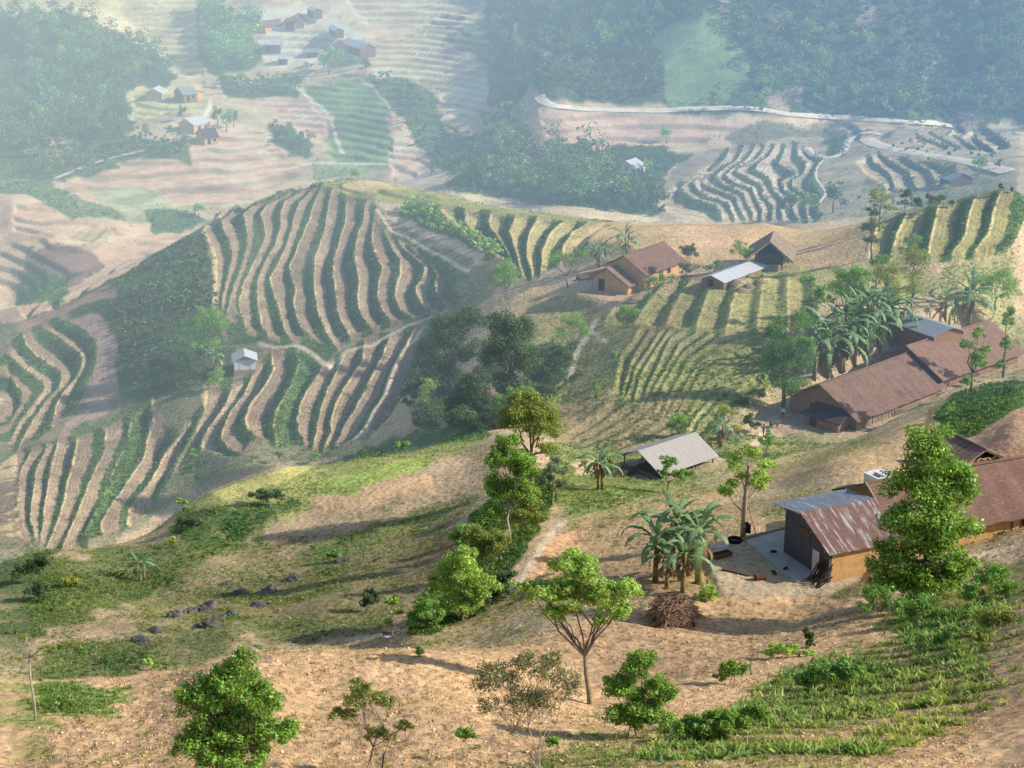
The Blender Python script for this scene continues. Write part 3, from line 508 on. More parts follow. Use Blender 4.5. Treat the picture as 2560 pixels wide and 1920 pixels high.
class M:
    """small node-tree writer"""
    def __init__(s, name):
        s.m = bpy.data.materials.new(name); s.m.use_nodes = True; s.t = s.m.node_tree; s.t.nodes.clear(); s.m.cycles.emission_sampling = 'NONE'
    def n(s, typ, **kw):
        n = s.t.nodes.new('ShaderNode'+typ)
        for k, v in kw.items():
            if k.startswith('i_'):
                key = k[2:].replace('_', ' '); sock = n.inputs[int(key)] if key.isdigit() else n.inputs[key]
                if hasattr(v, 'is_linked') or isinstance(v, bpy.types.NodeSocket): s.t.links.new(v, sock)
                else: sock.default_value = v
            else: setattr(n, k, v)
        return n
    def mix(s, f, a, b, mode='MIX'):
        n = s.t.nodes.new('ShaderNodeMix'); n.data_type = 'RGBA'; n.blend_type = mode
        for k, v in ((0, f), (6, a), (7, b)):
            if isinstance(v, bpy.types.NodeSocket): s.t.links.new(v, n.inputs[k])
            elif k == 0: n.inputs[0].default_value = v
            else: n.inputs[k].default_value = (*v, 1)
        return n.outputs[2]
    def ramp(s, f, a, b):
        n = s.n('MapRange', i_0=f, i_1=a, i_2=b); return n.outputs[0]
    def noise(s, scale, detail=4, vec=None, rough=.55):
        n = s.n('TexNoise', i_Scale=scale, i_Detail=detail, i_Roughness=rough)
        s.t.links.new(vec if vec is not None else s.pos(), n.inputs['Vector']); return n.outputs['Fac']
    def pos(s, kind='Object'):
        if not hasattr(s, '_tc'): s._tc = s.n('TexCoord'); s._geo = s.n('NewGeometry')
        return s._geo.outputs['Position'] if kind == 'world' else s._tc.outputs[kind]
    def scaled(s, vec, sc): return s.n('Mapping', i_Vector=vec, i_Scale=sc).outputs[0]
    def bump(s, h, strength=.4, dist=.05): return s.n('Bump', i_Height=h, i_Strength=strength, i_Distance=dist).outputs[0]
    def out(s, shader):
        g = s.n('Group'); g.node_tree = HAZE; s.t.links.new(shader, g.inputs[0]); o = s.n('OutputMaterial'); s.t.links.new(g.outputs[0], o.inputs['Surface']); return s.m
    def surf(s, col, rough=.9, nrm=None, spec=.2, metal=0):
        p = s.n('BsdfPrincipled', i_Roughness=rough, i_Metallic=metal); p.inputs['Specular IOR Level'].default_value = spec
        if isinstance(col, bpy.types.NodeSocket): s.t.links.new(col, p.inputs['Base Color'])
        else: p.inputs['Base Color'].default_value = (*col, 1)
        if nrm is not None: s.t.links.new(nrm, p.inputs['Normal'])
        return s.out(p.outputs[0])
def mat_ground():
    s = M('ground'); w = s.pos('world'); a = s.n('Attribute', attribute_name='col').outputs['Color']; v = s.n('Attribute', attribute_name='veg').outputs['Fac']
    n1, n2, n3 = s.noise(.9, 6, w, .65), s.noise(3.2, 5, w, .7), s.noise(.12, 4, w)
    c = s.mix(s.ramp(n1, .35, .7), a, s.mix(1.0, a, (.78, .75, .72), 'MULTIPLY'))
    c = s.mix(s.ramp(n2, .52, .72), c, s.mix(1.0, c, (1.35, 1.3, 1.22), 'MULTIPLY')); c = s.mix(s.ramp(n2, .47, .30), c, s.mix(1.0, c, (.66, .63, .6), 'MULTIPLY'))
    c = s.mix(s.ramp(n3, .35, .75), c, s.mix(1.0, c, (.82, .84, .86), 'MULTIPLY'))
    vo = s.n('TexVoronoi', i_Scale=1.5); s.t.links.new(w, vo.inputs['Vector'])
    sp = s.n('TexVoronoi', i_Scale=1.1); s.t.links.new(w, sp.inputs['Vector'])
    c = s.mix(s.ramp(sp.outputs['Distance'], .24, .12), c, s.mix(v, s.mix(1.0, c, (.6, .62, .55), 'MULTIPLY'), (.07, .12, .03)))     # stubble tufts
    nb = s.bump(n2, .55, .12); b2 = s.n('Bump', i_Height=vo.outputs['Distance'], i_Strength=.35, i_Distance=.25); s.t.links.new(nb, b2.inputs['Normal'])
    return s.surf(c, 1.0, b2.outputs[0], .05)
def mat_leaf(name, col, trans=.42):
    s = M(name); t = s.n('Attribute', attribute_name='tint').outputs['Color']; c = s.mix(1.0, col, t, 'MULTIPLY')
    d = s.n('BsdfDiffuse', i_0=c); tr = s.n('BsdfTranslucent', i_0=s.mix(1.0, c, (1.25, 1.2, .6), 'MULTIPLY')); g = s.n('BsdfGlossy', i_Roughness=.45); g.inputs[0].default_value = (.5, .5, .5, 1)
    a = s.n('MixShader', i_0=trans, i_1=d.outputs[0], i_2=tr.outputs[0]); b = s.n('MixShader', i_0=.035, i_1=a.outputs[0], i_2=g.outputs[0]); return s.out(b.outputs[0])
def mat_plain(name, col, var=.25, sc=3.0, rough=.9, bump=.3, spec=.15):
    s = M(name); n = s.noise(sc, 5); n2 = s.noise(sc*6, 4); c = s.mix(s.ramp(n, .3, .7), tuple(x*(1-var) for x in col), tuple(min(x*(1+var), .95) for x in col)); c = s.mix(s.ramp(n2, .5, .8), c, s.mix(1.0, c, (.75, .75, .75), 'MULTIPLY'))
    return s.surf(c, rough, s.bump(n2, bump, .03), spec)
def mat_mud(name, col, dark):
    s = M(name); o = s.pos(); n = s.noise(1.1, 6, o, .65); n2 = s.noise(7, 5, o); st = s.noise(2.0, 3, s.scaled(o, (2.5, 2.5, .15)))
    z = s.n('SeparateXYZ', i_0=o).outputs[2]
    c = s.mix(s.ramp(n, .35, .7), col, dark); c = s.mix(s.ramp(st, .55, .75), c, s.mix(1.0, c, (.7, .68, .66), 'MULTIPLY')); c = s.mix(s.ramp(z, .7, 0), c, s.mix(.7, c, dark)); c = s.mix(s.ramp(n2, .56, .7), c, s.mix(1.0, c, (.62, .6, .6), 'MULTIPLY'))
    return s.surf(c, .95, s.bump(n2, .5, .04), .1)
def mat_tiles(name, a, b, d, rows=3.2, cols=5.0):
    s = M(name); o = s.pos(); sep = s.n('SeparateXYZ', i_0=o); 
    u = s.n('CombineXYZ', i_0=sep.outputs[0], i_1=sep.outputs[2]).outputs[0]
    br = s.n('TexBrick', i_Scale=1.0); br.inputs['Brick Width'].default_value = .21; br.inputs['Row Height'].default_value = .10; br.inputs['Mortar Size'].default_value = .018; s.t.links.new(u, br.inputs['Vector'])
    br.inputs['Color1'].default_value = (1, 1, 1, 1); br.inputs['Color2'].default_value = (.62, .62, .62, 1); br.inputs['Mortar'].default_value = (.45, .45, .45, 1)
    n = s.noise(.8, 6, o, .7); n2 = s.noise(5, 5, o, .7); c = s.mix(s.ramp(n, .35, .68), a, b); c = s.mix(s.ramp(n2, .5, .72), c, d); c = s.mix(.75, c, br.outputs['Color'], 'MULTIPLY'); c = s.mix(s.ramp(s.noise(2.2, 6, o, .8), .60, .74), c, (.10, .095, .06))
    return s.surf(c, .9, s.bump(br.outputs['Color'], .7, .06), .15)
def mat_tin(name, a, b, streak, rough=.45, pitch=4.5, amt=.5, metal=.0):
    s = M(name); o = s.pos(); w = s.n('TexWave', i_Scale=pitch, wave_type='BANDS', bands_direction='X', i_Distortion=0.0); s.t.links.new(o, w.inputs['Vector'])
    st = s.noise(1.6, 6, s.scaled(o, (1.6, .22, .3)), .7); n = s.noise(2.5, 6, o, .75); sh = s.n('TexWave', i_Scale=.39, bands_direction='X', i_Distortion=0.0, wave_profile='SAW'); s.t.links.new(o, sh.inputs['Vector'])
    c = s.mix(s.ramp(n, .35, .7), a, b); c = s.mix(s.ramp(st, .68-amt*.3, .78-amt*.3), c, streak); c = s.mix(s.ramp(sh.outputs['Fac'], .06, 0), c, s.mix(1.0, c, (.5, .5, .5), 'MULTIPLY')); c = s.mix(s.ramp(w.outputs['Fac'], .5, .0), c, s.mix(1.0, c, (.80, .80, .82), 'MULTIPLY'))
    return s.surf(c, rough, s.bump(w.outputs['Fac'], .5, .04), .35, metal)
def mat_thatch(name, a, b):
    s = M(name); o = s.pos(); st = s.noise(9, 5, s.scaled(o, (3.0, .35, .35)), .7); n = s.noise(1.3, 5, o); c = s.mix(s.ramp(st, .35, .68), a, b); c = s.mix(s.ramp(n, .45, .75), c, s.mix(1.0, c, (.62, .6, .6), 'MULTIPLY')); return s.surf(c, 1, s.bump(st, .9, .08), .05)
MT = dict(ground=mat_ground(), ochre=mat_mud('ochre mud', (.72, .43, .19), (.50, .29, .14)), greymud=mat_mud('grey mud', (.125, .125, .13), (.085, .085, .088)), brownmud=mat_mud('brown mud', (.36, .215, .13), (.25, .15, .10)),
 tile=mat_tiles('brown tiles', (.35, .205, .15), (.26, .15, .115), (.18, .125, .10)), tiledark=mat_tiles('weathered tiles', (.34, .20, .15), (.22, .14, .115), (.42, .29, .22)), tilered=mat_tiles('red tiles', (.41, .25, .18), (.31, .185, .14), (.22, .14, .11)), grooved=mat_tin('grooved tiles', (.30, .19, .145), (.24, .15, .12), (.14, .10, .085), .9, 1.1, .5),
 rust=mat_tin('rusty sheet', (.185, .10, .075), (.26, .145, .115), (.55, .50, .48), .6, 5.0, .55), blue=mat_tin('sky tinted sheet', (.26, .30, .36), (.14, .15, .18), (.42, .47, .53), .5, 5, .5),
 grey=mat_tin('pale fibre sheet', (.50, .46, .42), (.42, .385, .35), (.34, .31, .28), .8, 2.6, .3), tin=mat_tin('bright sheet', (.66, .67, .69), (.56, .58, .61), (.42, .42, .43), .5, 4, .25), bluetin=mat_tin('dull sheet', (.34, .38, .42), (.27, .31, .35), (.18, .20, .22), .5, 3, .35),
 thatch=mat_thatch('thatch', (.40, .31, .22), (.24, .175, .125)), thatchdark=mat_thatch('dark thatch', (.115, .10, .09), (.06, .053, .05)), thatchgrey=mat_thatch('brown thatch', (.34, .235, .175), (.22, .15, .115)),
 wood=mat_plain('weathered timber', (.13, .10, .075)), darkwood=mat_plain('dark timber', (.05, .042, .036)), palewood=mat_plain('pale timber', (.42, .33, .22)), white=mat_plain('white boards', (.72, .72, .70), .12), lime=mat_plain('limewash', (.60, .56, .50), .2, 1.5), conc=mat_plain('concrete', (.50, .49, .46), .18, .9), stone=mat_plain('grey stone', (.135, .12, .108), .6, 1.3, .9, 1.0), brick=mat_mud('brick base', (.46, .33, .25), (.36, .26, .2)),
 bark=mat_plain('bark', (.22, .18, .14), .35, 2), barkpale=mat_plain('pale bark', (.42, .36, .28), .3, 2), straw=mat_thatch('straw', (.40, .28, .19), (.27, .18, .13)), black=mat_plain('dark hollow', (.02, .02, .02), .2), road=mat_plain('packed earth', (.82, .70, .54), .2, .6), brush=mat_plain('dry sticks', (.34, .22, .15), .4, 4), bstem=mat_plain('banana stem', (.26, .22, .11), .5, 3), dryleaf=mat_plain('dry leaf', (.22, .145, .085), .4, 3),
 skin=mat_plain('skin', (.38, .22, .14), .1), hair=mat_plain('hair', (.02, .018, .016), .1), cwhite=mat_plain('pale blue shirt', (.62, .68, .78), .08), cdark=mat_plain('dark cloth', (.022, .024, .035), .2), cnavy=mat_plain('navy cloth', (.03, .05, .07), .2), corange=mat_plain('orange cloth', (.85, .19, .03), .1), cred=mat_plain('red cloth', (.68, .04, .03), .1), cgrey=mat_plain('grey cloth', (.2, .2, .21), .1), cbrown=mat_plain('maroon cloth', (.13, .035, .03), .1), hide=mat_plain('grey hide', (.11, .095, .085), .2), rope=mat_plain('rust', (.13, .065, .045), .3))
LF = dict(rich=mat_leaf('rich leaf', (0.265, 0.425, 0.086)), bright=mat_leaf('bright leaf', (0.414, 0.575, 0.138)), mid=mat_leaf('mid leaf', (0.256, 0.443, 0.116)), olive=mat_leaf('olive leaf', (0.319, 0.375, 0.104)), dark=mat_leaf('dark leaf', (.125, .19, .09)), grey=mat_leaf('grey leaf', (0.252, 0.342, 0.216)), bamboo=mat_leaf('bamboo leaf', (0.181, 0.350, 0.121)), yellow=mat_leaf('yellow leaf', (0.420, 0.450, 0.090)), banana=mat_leaf('banana leaf', (0.198, 0.310, 0.152), .25), russet=mat_leaf('russet leaf', (0.252, 0.260, 0.134)), far=mat_leaf('far wood leaf', (0.112, 0.188, 0.075)), ground=mat_leaf('ground growth', (1, 1, 1)))

# ---------------------------------------------------------------- object helpers
def tag(o, label=None, cat=None, group=None, kind=None):
    for k, v in (('label', label), ('category', cat), ('group', group), ('kind', kind)):
        if v: o[k] = v
    return o
def empty(name, loc, rz=0.0):
    o = bpy.data.objects.new(name, None); COL.objects.link(o); o.location = loc; o.rotation_euler[2] = rz; o.empty_display_size = .3; return o
def link(name, me, mat, parent=None, loc=None, rz=None):
    o = bpy.data.objects.new(name, me); COL.objects.link(o)
    if mat is not None and len(me.materials) == 0:
        for m_ in (mat if isinstance(mat, (list, tuple)) else [mat]): me.materials.append(m_)
    if parent is not None: o.parent = parent
    if loc is not None: o.location = loc
    if rz is not None: o.rotation_euler[2] = rz
    return o
def mesh_np(name, v, f, tint=None, smooth=False, midx=None):
    """v: n x 3, f: m x k indices (k = 3 or 4), tint: n x 3"""
    me = bpy.data.meshes.new(name); v = np.asarray(v, np.float32); f = np.asarray(f, np.int32); k = f.shape[1]
    me.vertices.add(len(v)); me.vertices.foreach_set('co', v.ravel()); me.loops.add(f.size); me.loops.foreach_set('vertex_index', f.ravel())
    me.polygons.add(len(f)); me.polygons.foreach_set('loop_start', np.arange(0, f.size, k, dtype=np.int32))
    if smooth: me.polygons.foreach_set('use_smooth', np.ones(len(f), bool))
    if tint is not None:
        c = np.ones((len(v), 4), np.float32); c[:, :3] = tint; a = me.color_attributes.new('tint', 'FLOAT_COLOR', 'POINT'); a.data.foreach_set('color', c.ravel())
    me.update(); return me
class MB:
    """collects solid pieces that form one part"""
    def __init__(s): s.v = []; s.f = []
    def poly(s, pts, faces):
        b = len(s.v); s.v += [tuple(p) for p in pts]; s.f += [tuple(b+i for i in q) for q in faces]; return s
    def box(s, c, size, rot=None):
        x, y, z = (k/2 for k in size); P = [Vector((sx*x, sy*y, sz*z)) for sz in (-1, 1) for sy in (-1, 1) for sx in (-1, 1)]
        if rot is not None: P = [rot @ p for p in P]
        P = [p+Vector(c) for p in P]; return s.poly(P, [(0, 2, 3, 1), (4, 5, 7, 6), (0, 1, 5, 4), (2, 6, 7, 3), (0, 4, 6, 2), (1, 3, 7, 5)])
    def tube(s, pts, radii, n=6, cap=True):
        pts = [Vector(p) for p in pts]; b = len(s.v); m = len(pts)
        if not hasattr(radii, '__len__'): radii = [radii]*m
        for i, p in enumerate(pts):
            d = (pts[min(i+1, m-1)]-pts[max(i-1, 0)]); d = d.normalized() if d.length > 1e-9 else Vector((0, 0, 1)); a = d.cross(Vector((0, 0, 1)) if abs(d.z) < .95 else Vector((1, 0, 0))).normalized(); c = d.cross(a)
            for k in range(n): t = 2*math.pi*k/n; s.v.append(tuple(p+(a*math.cos(t)+c*math.sin(t))*radii[i]))
        for i in range(m-1):
            for k in range(n): s.f.append((b+i*n+k, b+i*n+(k+1) % n, b+(i+1)*n+(k+1) % n, b+(i+1)*n+k))
        if cap: s.f.append(tuple(b+k for k in range(n))[::-1]); s.f.append(tuple(b+(m-1)*n+k for k in range(n)))
        return s
    def extrude(s, prof, x0, x1):
        """closed profile of (y, z) pushed along x"""
        n = len(prof); P = [(x0, y, z) for y, z in prof]+[(x1, y, z) for y, z in prof]
        return s.poly(P, [tuple(range(n))[::-1], tuple(range(n, 2*n))]+[(i, (i+1) % n, n+(i+1) % n, n+i) for i in range(n)])
    def mesh(s, name, smooth=False):
        me = bpy.data.meshes.new(name); me.from_pydata(s.v, [], s.f)
        import bmesh as _b
        bm = _b.new(); bm.from_mesh(me); _b.ops.recalc_face_normals(bm, faces=bm.faces); bm.to_mesh(me); bm.free()
        if smooth: me.polygons.foreach_set('use_smooth', np.ones(len(me.polygons), bool))
        me.update(); return me
    def build(s, name, mat, parent=None, smooth=False, loc=None): return link(name, s.mesh(name, smooth), mat, parent, loc)

# ---------------------------------------------------------------- the ground sheet
def build_ground():
    v = np.stack([XX, YY, ZZ], -1).reshape(-1, 3); i, j = np.meshgrid(np.arange(NI-1), np.arange(NJ-1), indexing='ij'); a = (i*NJ+j).ravel()
    me = mesh_np('ground', v, np.stack([a, a+NJ, a+NJ+1, a+1], -1), None, True)
    c = me.color_attributes.new('col', 'FLOAT_COLOR', 'POINT'); c.data.foreach_set('color', np.concatenate([RGB, np.ones((NI, NJ, 1), np.float32)], -1).astype(np.float32).ravel())
    g = me.attributes.new('veg', 'FLOAT', 'POINT'); g.data.foreach_set('value', np.clip(VEG, 0, 1).astype(np.float32).ravel())
    tag(link('ground', me, MT['ground']), kind='structure')
build_ground()
# ---------------------------------------------------------------- buildings
def lift(u, v, H):
    az, l = ground_hit(u, v, ZZ, 0, H); y = math.exp(l); return Vector((az*y, y, CAMZ-ray(u, v)[1]*y))
def at_height(u, v, z):
    az, T = ray(u, v); y = (CAMZ-z)/T; return Vector((az*y, y, z))
def ridge_frame(A, B, H, z0=None):
    a = lift(*A, H) if z0 is None else at_height(*A, z0+H); b = at_height(*B, a.z); d = Vector((b.x-a.x, b.y-a.y, 0)); L = d.length
    return Vector((a.x, a.y, a.z-H)), math.atan2(d.y, d.x), L
HOUSES = []
def gable(name, label, cat, A, B, H, front, back, roof, wall, ov=.4, eave=.45, t=.12, group=None, z0=None, L=None, holes=(), cap=None, posts=0, below=1.0, beams=None, fr=None, open_end=False):
    o, rz, L_ = fr if fr else ridge_frame(A, B, H, z0); L = L or L_; root = tag(empty(name, o, rz), label, cat, group)
    fh, fd = front; bh, bd = back
    HOUSES.append((o.x+math.cos(rz)*L/2, o.y+math.sin(rz)*L/2, L/2+max(fh, bh)*.6)); old = t >= .1; m = MB(); ns = max(1, int(L/.9)) if old else 1
    for i in range(ns+1):
        x = L*i/ns; j = (lambda s: random.gauss(0, s) if old else 0.0); sag = -.10*math.sin(math.pi*i/ns) if old else 0; a_, b_, c_, e1, e2 = sag+j(.03), j(.035), j(.035), j(.05), j(.05)
        m.v += [(x, -fh+e1, H-fd+b_), (x, 0, H+a_), (x, bh+e2, H-bd+c_), (x, bh+e2, H-bd-t+c_), (x, 0, H-t+a_), (x, -fh+e1, H-fd-t+b_)]
        if i: m.f += [(6*i-6+k, 6*i-6+(k+1) % 6, 6*i+(k+1) % 6, 6*i+k) for k in range(6)]
    m.f += [tuple(range(6))[::-1], tuple(6*ns+k for k in range(6))]; m.build('roof', roof, root)
    yf, yb = fh-eave, bh-eave; zf, zb = H-t-fd*yf/fh-.13, H-t-bd*yb/bh-.13
    if posts:
        for i in range(posts):
            x = ov+(L-2*ov)*i/(posts-1)
            for y, z in ((-yf, zf), (yb, zb)): MB().tube([(x, y, -below), (x+.02, y, z)], .075, 6).build('post', MT['darkwood'], root)
        for y, z in ((-yf, zf), (yb, zb)): MB().box((L/2, y, z-.09), (L-.2, .10, .12)).build('beam', MT['darkwood'], root)
    else:
        x0, x1 = ov, L-ov
        if open_end:   # front walls only up to the eaves, gables left open with loose planks
            MB().extrude([(-yf, -below), (-yf, zf), (yb, zb), (yb, -below)], x0, x1).build('wall', wall, root)
            for k in range(6): yy = -yf+.2+(yf+yb-.4)*(k+.3*random.random())/6; MB().box((x1+.04, yy, zf+.15+.1*random.random()), (.08, .5, .16), Matrix.Rotation(random.uniform(-.5, .5), 3, 'X')).build('loose_board', MT['palewood'], root)
            for s, y, z in ((-1, -yf, zf), (1, yb, zb)): MB().tube([(x1+.25, y*1.02, z+.02), (x1+.25, 0, H-t-.06)], .06, 6).build('rafter', MT['palewood'], root)
        else: MB().extrude([(-yf, -below), (-yf, zf), (0, H-t-.14), (yb, zb), (yb, -below)], x0, x1).build('wall', wall, root)
        for (nm, side, pos, w, h, zz, m_) in holes:
            if side == 'front': c, s = (pos, -yf-.02, zz+h/2), (w, .10, h)
            elif side == 'back': c, s = (pos, yb+.02, zz+h/2), (w, .10, h)
            elif side == 'end0': c, s = (x0-.02, pos, zz+h/2), (.10, w, h)
            else: c, s = (x1+.02, pos, zz+h/2), (.10, w, h)
            p = MB().box(c, s).build(nm, MT[m_], root)
            if nm in ('door', 'window'):
                q = 1 if side in ('front', 'back') else 0; f = MB(); th = .05
                for sx in (-1, 1): f.box((c[0]+(sx*(w/2+th) if q else 0), c[1]+(0 if q else sx*(w/2+th)), c[2]), (2*th if q else .13, .13 if q else 2*th, h+.04))
                f.box((c[0], c[1], c[2]+h/2+th+.02), (w+4*th if q else .13, .13 if q else w+4*th, 2*th)); f.build('frame', MT['wood'], p)
    if cap: MB().tube([(-.05, 0, H+.01), (L+.05, 0, H+.01)], cap, 6).build('ridge_cap', roof, root)
    if beams:
        for y, z in ((-fh+.12, H-fd-t*.9), (0, H-t*1.1), (bh-.12, H-bd-t*.9)): MB().tube([(-.12, y, z), (ov+.2, y, z)], .055, 5).build('rafter', MT[beams], root)
    return root

# the near shed with the rusty roof
o, rz, L = ridge_frame((1728,1107), (1890,1077), 4.5, _y0); H = 4.5
shed = tag(empty('shed', o, rz), 'tall grey mud shed with rusty sheet roof beside the concrete yard slab', 'shed')
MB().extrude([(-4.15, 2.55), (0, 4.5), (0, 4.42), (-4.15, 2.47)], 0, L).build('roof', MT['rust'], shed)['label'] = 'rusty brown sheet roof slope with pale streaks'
MB().extrude([(.003, 4.5), (3.7, 3.98), (3.7, 3.91), (.003, 4.42)], -.15, L).build('roof', MT['blue'], shed)['label'] = 'sky tinted sheet roof slope in shade'  # sky's blue reflection on the shaded slope is put into the sheet colour
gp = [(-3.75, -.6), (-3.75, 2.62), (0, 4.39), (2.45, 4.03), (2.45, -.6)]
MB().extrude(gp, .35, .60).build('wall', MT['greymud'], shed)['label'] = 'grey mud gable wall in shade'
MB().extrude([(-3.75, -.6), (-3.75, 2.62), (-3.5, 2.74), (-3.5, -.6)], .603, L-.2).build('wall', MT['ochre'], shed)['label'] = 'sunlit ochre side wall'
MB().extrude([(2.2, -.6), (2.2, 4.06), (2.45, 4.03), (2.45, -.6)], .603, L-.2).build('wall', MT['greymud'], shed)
d = MB().box((.335, -2.05, 1.0), (.08, .95, 2.0)).build('door', MT['lime'], shed); MB().box((.33, -2.56, 1.02), (.11, .08, 2.1)).build('frame', MT['wood'], d); MB().box((.33, -1.54, 1.02), (.11, .08, 2.1)).build('frame', MT['wood'], d)
MB().box((.34, -.35, 2.75), (.07, 1.6, .9)).build('plank_panel', MT['wood'], shed)
for k, y in enumerate((-3.7, -1.8, 0, 1.9)): MB().tube([(-.2, y, 4.40-.47*abs(y)*(1 if y < 0 else .36)), (.5, y, 4.38-.47*abs(y)*(1 if y < 0 else .36))], .05, 5).build('rafter', MT['wood'], shed)
SHED = (o, rz, L)
# long near house
fr = ridge_frame((1870,1043), (2190,990), 5.2, _y0-.1)
h2 = gable('farmhouse', 'long ochre farmhouse with brown tiled roof behind the leafy tree at the right edge', 'house', None, None, 5.2, (5.0, 3.05), (4.6, 2.2), MT['tile'], MT['ochre'], ov=1.0, eave=.7, L=fr[2]+8, fr=fr, cap=.11, beams='wood', holes=[('window', 'front', 13.0, .8, .8, .9, 'black'), ('door', 'front', 16.5, 1.0, 1.9, .05, 'wood'), ('post', 'front', 11.6, .12, 2.3, 0, 'wood'), ('post', 'front', 14.8, .12, 2.3, 0, 'wood')])
MB().tube([(-.02, -5.05, 2.12), (-.02, 0, 5.24)], .09, 6).build('verge_board', MT['palewood'], h2)
MB().box((2.2, 4.3, 1.4), (.14, .14, 2.9)).build('post', MT['wood'], h2)
# water tank: open box on the slope behind
p = lift(1899, 1022, 1.6); tank = tag(empty('water_tank', (p.x, p.y, p.z-1.6), rz+.08), 'white concrete water tank with open top behind the farmhouse', 'water tank')
m = MB()
for c, s in (((0, 1.12, .6), (2.6, .22, 2.0)), ((0, -1.12, .6), (2.6, .22, 2.0)), ((-1.19, 0, .6), (.22, 2.02, 2.0)), ((1.19, 0, .6), (.22, 2.02, 2.0)), ((0, 0, .3), (2.15, 2.0, 1.2))): m.box(c, s)
m.build('wall', MT['white'], tank); MB().box((.75, 0, 1.56), (.9, 2.02, .08)).build('lid', MT['white'], tank)
for s in (-1, 1): MB().box((0, s*1.17, 1.66), (2.7, .34, .1)).build('rim', MT['white'], tank)
for s in (-1, 1): MB().box((s*1.19, 0, 1.658), (.3, 2.0, .1)).build('rim', MT['white'], tank)
tank.scale = (.74, .74, .9)
# small grooved-tile store
gable('store_hut', 'small store with grooved grey-brown tile roof and open gable above the farmhouse', 'hut', (2052,933), (2131,971), 3.0, (2.6, 1.25), (2.6, 1.25), MT['grooved'], MT['brownmud'], ov=.35, open_end=True, cap=.13, t=.1)
# long house on the right, lower and upper wing
lh = gable('longhouse', 'long brown-roofed house with mud gable, palings and roof shadows below the banana grove', 'house', (1770,831), (1966,760), 5.0, (6.2, 3.5), (5.8, 3.0), MT['tiledark'], MT['brownmud'], z0=PZ['lh'], ov=.9, eave=.8, cap=.12, beams='wood', holes=[('door', 'front', 9, 1.0, 1.8, 0, 'darkwood'), ('door', 'end0', 1.2, 1.0, 1.9, 0, 'darkwood')])
lo, lrz, lL = ridge_frame((1770,831), (1966,760), 5.0, PZ['lh'])
for k in range(30):
    x = .6+k*.33+random.uniform(-.06, .06); hgt = random.uniform(1.5, 2.0); MB().box((x, -5.55, hgt/2-.5), (.14, .05, hgt+.9), Matrix.Rotation(random.uniform(-.08, .08), 3, 'Y')).build('paling', MT['palewood'], lh)
for k in range(9): x = 11.2+k*.55; MB().tube([(x, -6.5, .2), (x+random.uniform(-.3, .1), -4.6, 2.75+random.uniform(.1, .4))], .04, 5).build('pole', MT['palewood'], lh)
for k in range(3): MB().tube([(9.5, -6.1-.2*k, .9-.1*k), (16.3, -6.0-.2*k, .95-.1*k)], .05, 5).build('pole', MT['palewood'], lh)
gable('longhouse', 'upper brick-red roofed longhouse running out towards the slim tree at the right edge', 'house', (1958,747), (2140,690), 5.0, (6.2, 3.5), (5.4, 2.7), MT['tilered'], MT['brownmud'], z0=PZ['up'], below=3, ov=.7, eave=.8, cap=.12, beams='wood', holes=[('window', 'front', 6, .8, .7, 1, 'black'), ('door', 'front', 9, 1.0, 1.8, 0, 'wood')])
# lean-to hut at the mud gable
def world(fr_, x, y, z): return Vector(fr_[0])+Matrix.Rotation(fr_[1], 3, 'Z') @ Vector((x, y, z))
lt = tag(empty('lean_to', world((lo, lrz), .85, 0, 0), lrz), 'low lean-to with dark thatch built against the mud gable', 'lean-to')
MB().poly([(0, .8, 2.4), (0, -4.6, 2.3), (-3.0, -4.9, 1.35), (-3.1, 1.1, 1.5), (0, .8, 2.22), (0, -4.6, 2.12), (-3.0, -4.9, 1.17), (-3.1, 1.1, 1.32)], [(0, 1, 2, 3), (7, 6, 5, 4), (0, 4, 5, 1), (1, 5, 6, 2), (2, 6, 7, 3), (3, 7, 4, 0)]).build('roof', MT['thatchdark'], lt)
MB().poly([(-.01, .3, -1), (-.01, -4.3, -1), (-2.6, -4.4, -1), (-2.6, .4, -1), (-.01, .3, 2.2), (-.01, -4.3, 2.1), (-2.6, -4.4, 1.27), (-2.6, .4, 1.42)], [(0, 1, 2, 3), (7, 6, 5, 4), (0, 4, 5, 1), (1, 5, 6, 2), (2, 6, 7, 3), (3, 7, 4, 0)]).build('wall', MT['brownmud'], lt)
MB().box((-2.62, -.6, .45), (.1, 1.0, 1.5)).build('door', MT['darkwood'], lt)
for y in (-4.75, .95): MB().tube([(-2.95, y, -1), (-2.85, y, 1.3)], .06, 6).build('post', MT['palewood'], lt)
# sheet roof among the bananas
gable('tin_shed', 'low shed with dull blue-grey sheet roof half hidden by the banana grove', 'shed', (1962,676), (2058,708), 3.0, (3.4, .9), (3.0, .9), MT['bluetin'], MT['brownmud'], t=.06)
# open shed with pale fibre roof
s3 = gable('open_shed', 'open-sided shed with wide pale corrugated roof beside two people in orange and red', 'shed', (1378,974), (1503,933), 2.8, (3.7, 1.95), (3.1, 1.2), MT['grey'], None, z0=PZ['shed'], ov=.5, eave=.5, posts=4, t=.07)
so, srz, sL = ridge_frame((1378,974), (1503,933), 2.8, PZ['shed'])
MB().box((sL*.45, -1.0, .1), (sL*.7, 3.4, 1.4)).build('pen_wall', MT['darkwood'], s3); MB().box((.1, .3, .1), (.12, 5.0, 1.0)).build('pen_wall', MT['wood'], s3)
MB().box((sL*.6, 1.8, .9), (sL*.5, .12, 2.4)).build('back_wall', MT['wood'], s3)
fence = tag(empty('fence', world((so, srz), -.6, 0, 0), srz), 'rough paling fence running left from the open corrugated shed', 'fence')
for k in range(16): MB().box((-.3-k*.28, .9+.05*k, .45), (.10, .05, 1.7+.3*random.random())).build('paling', MT['wood'], fence)
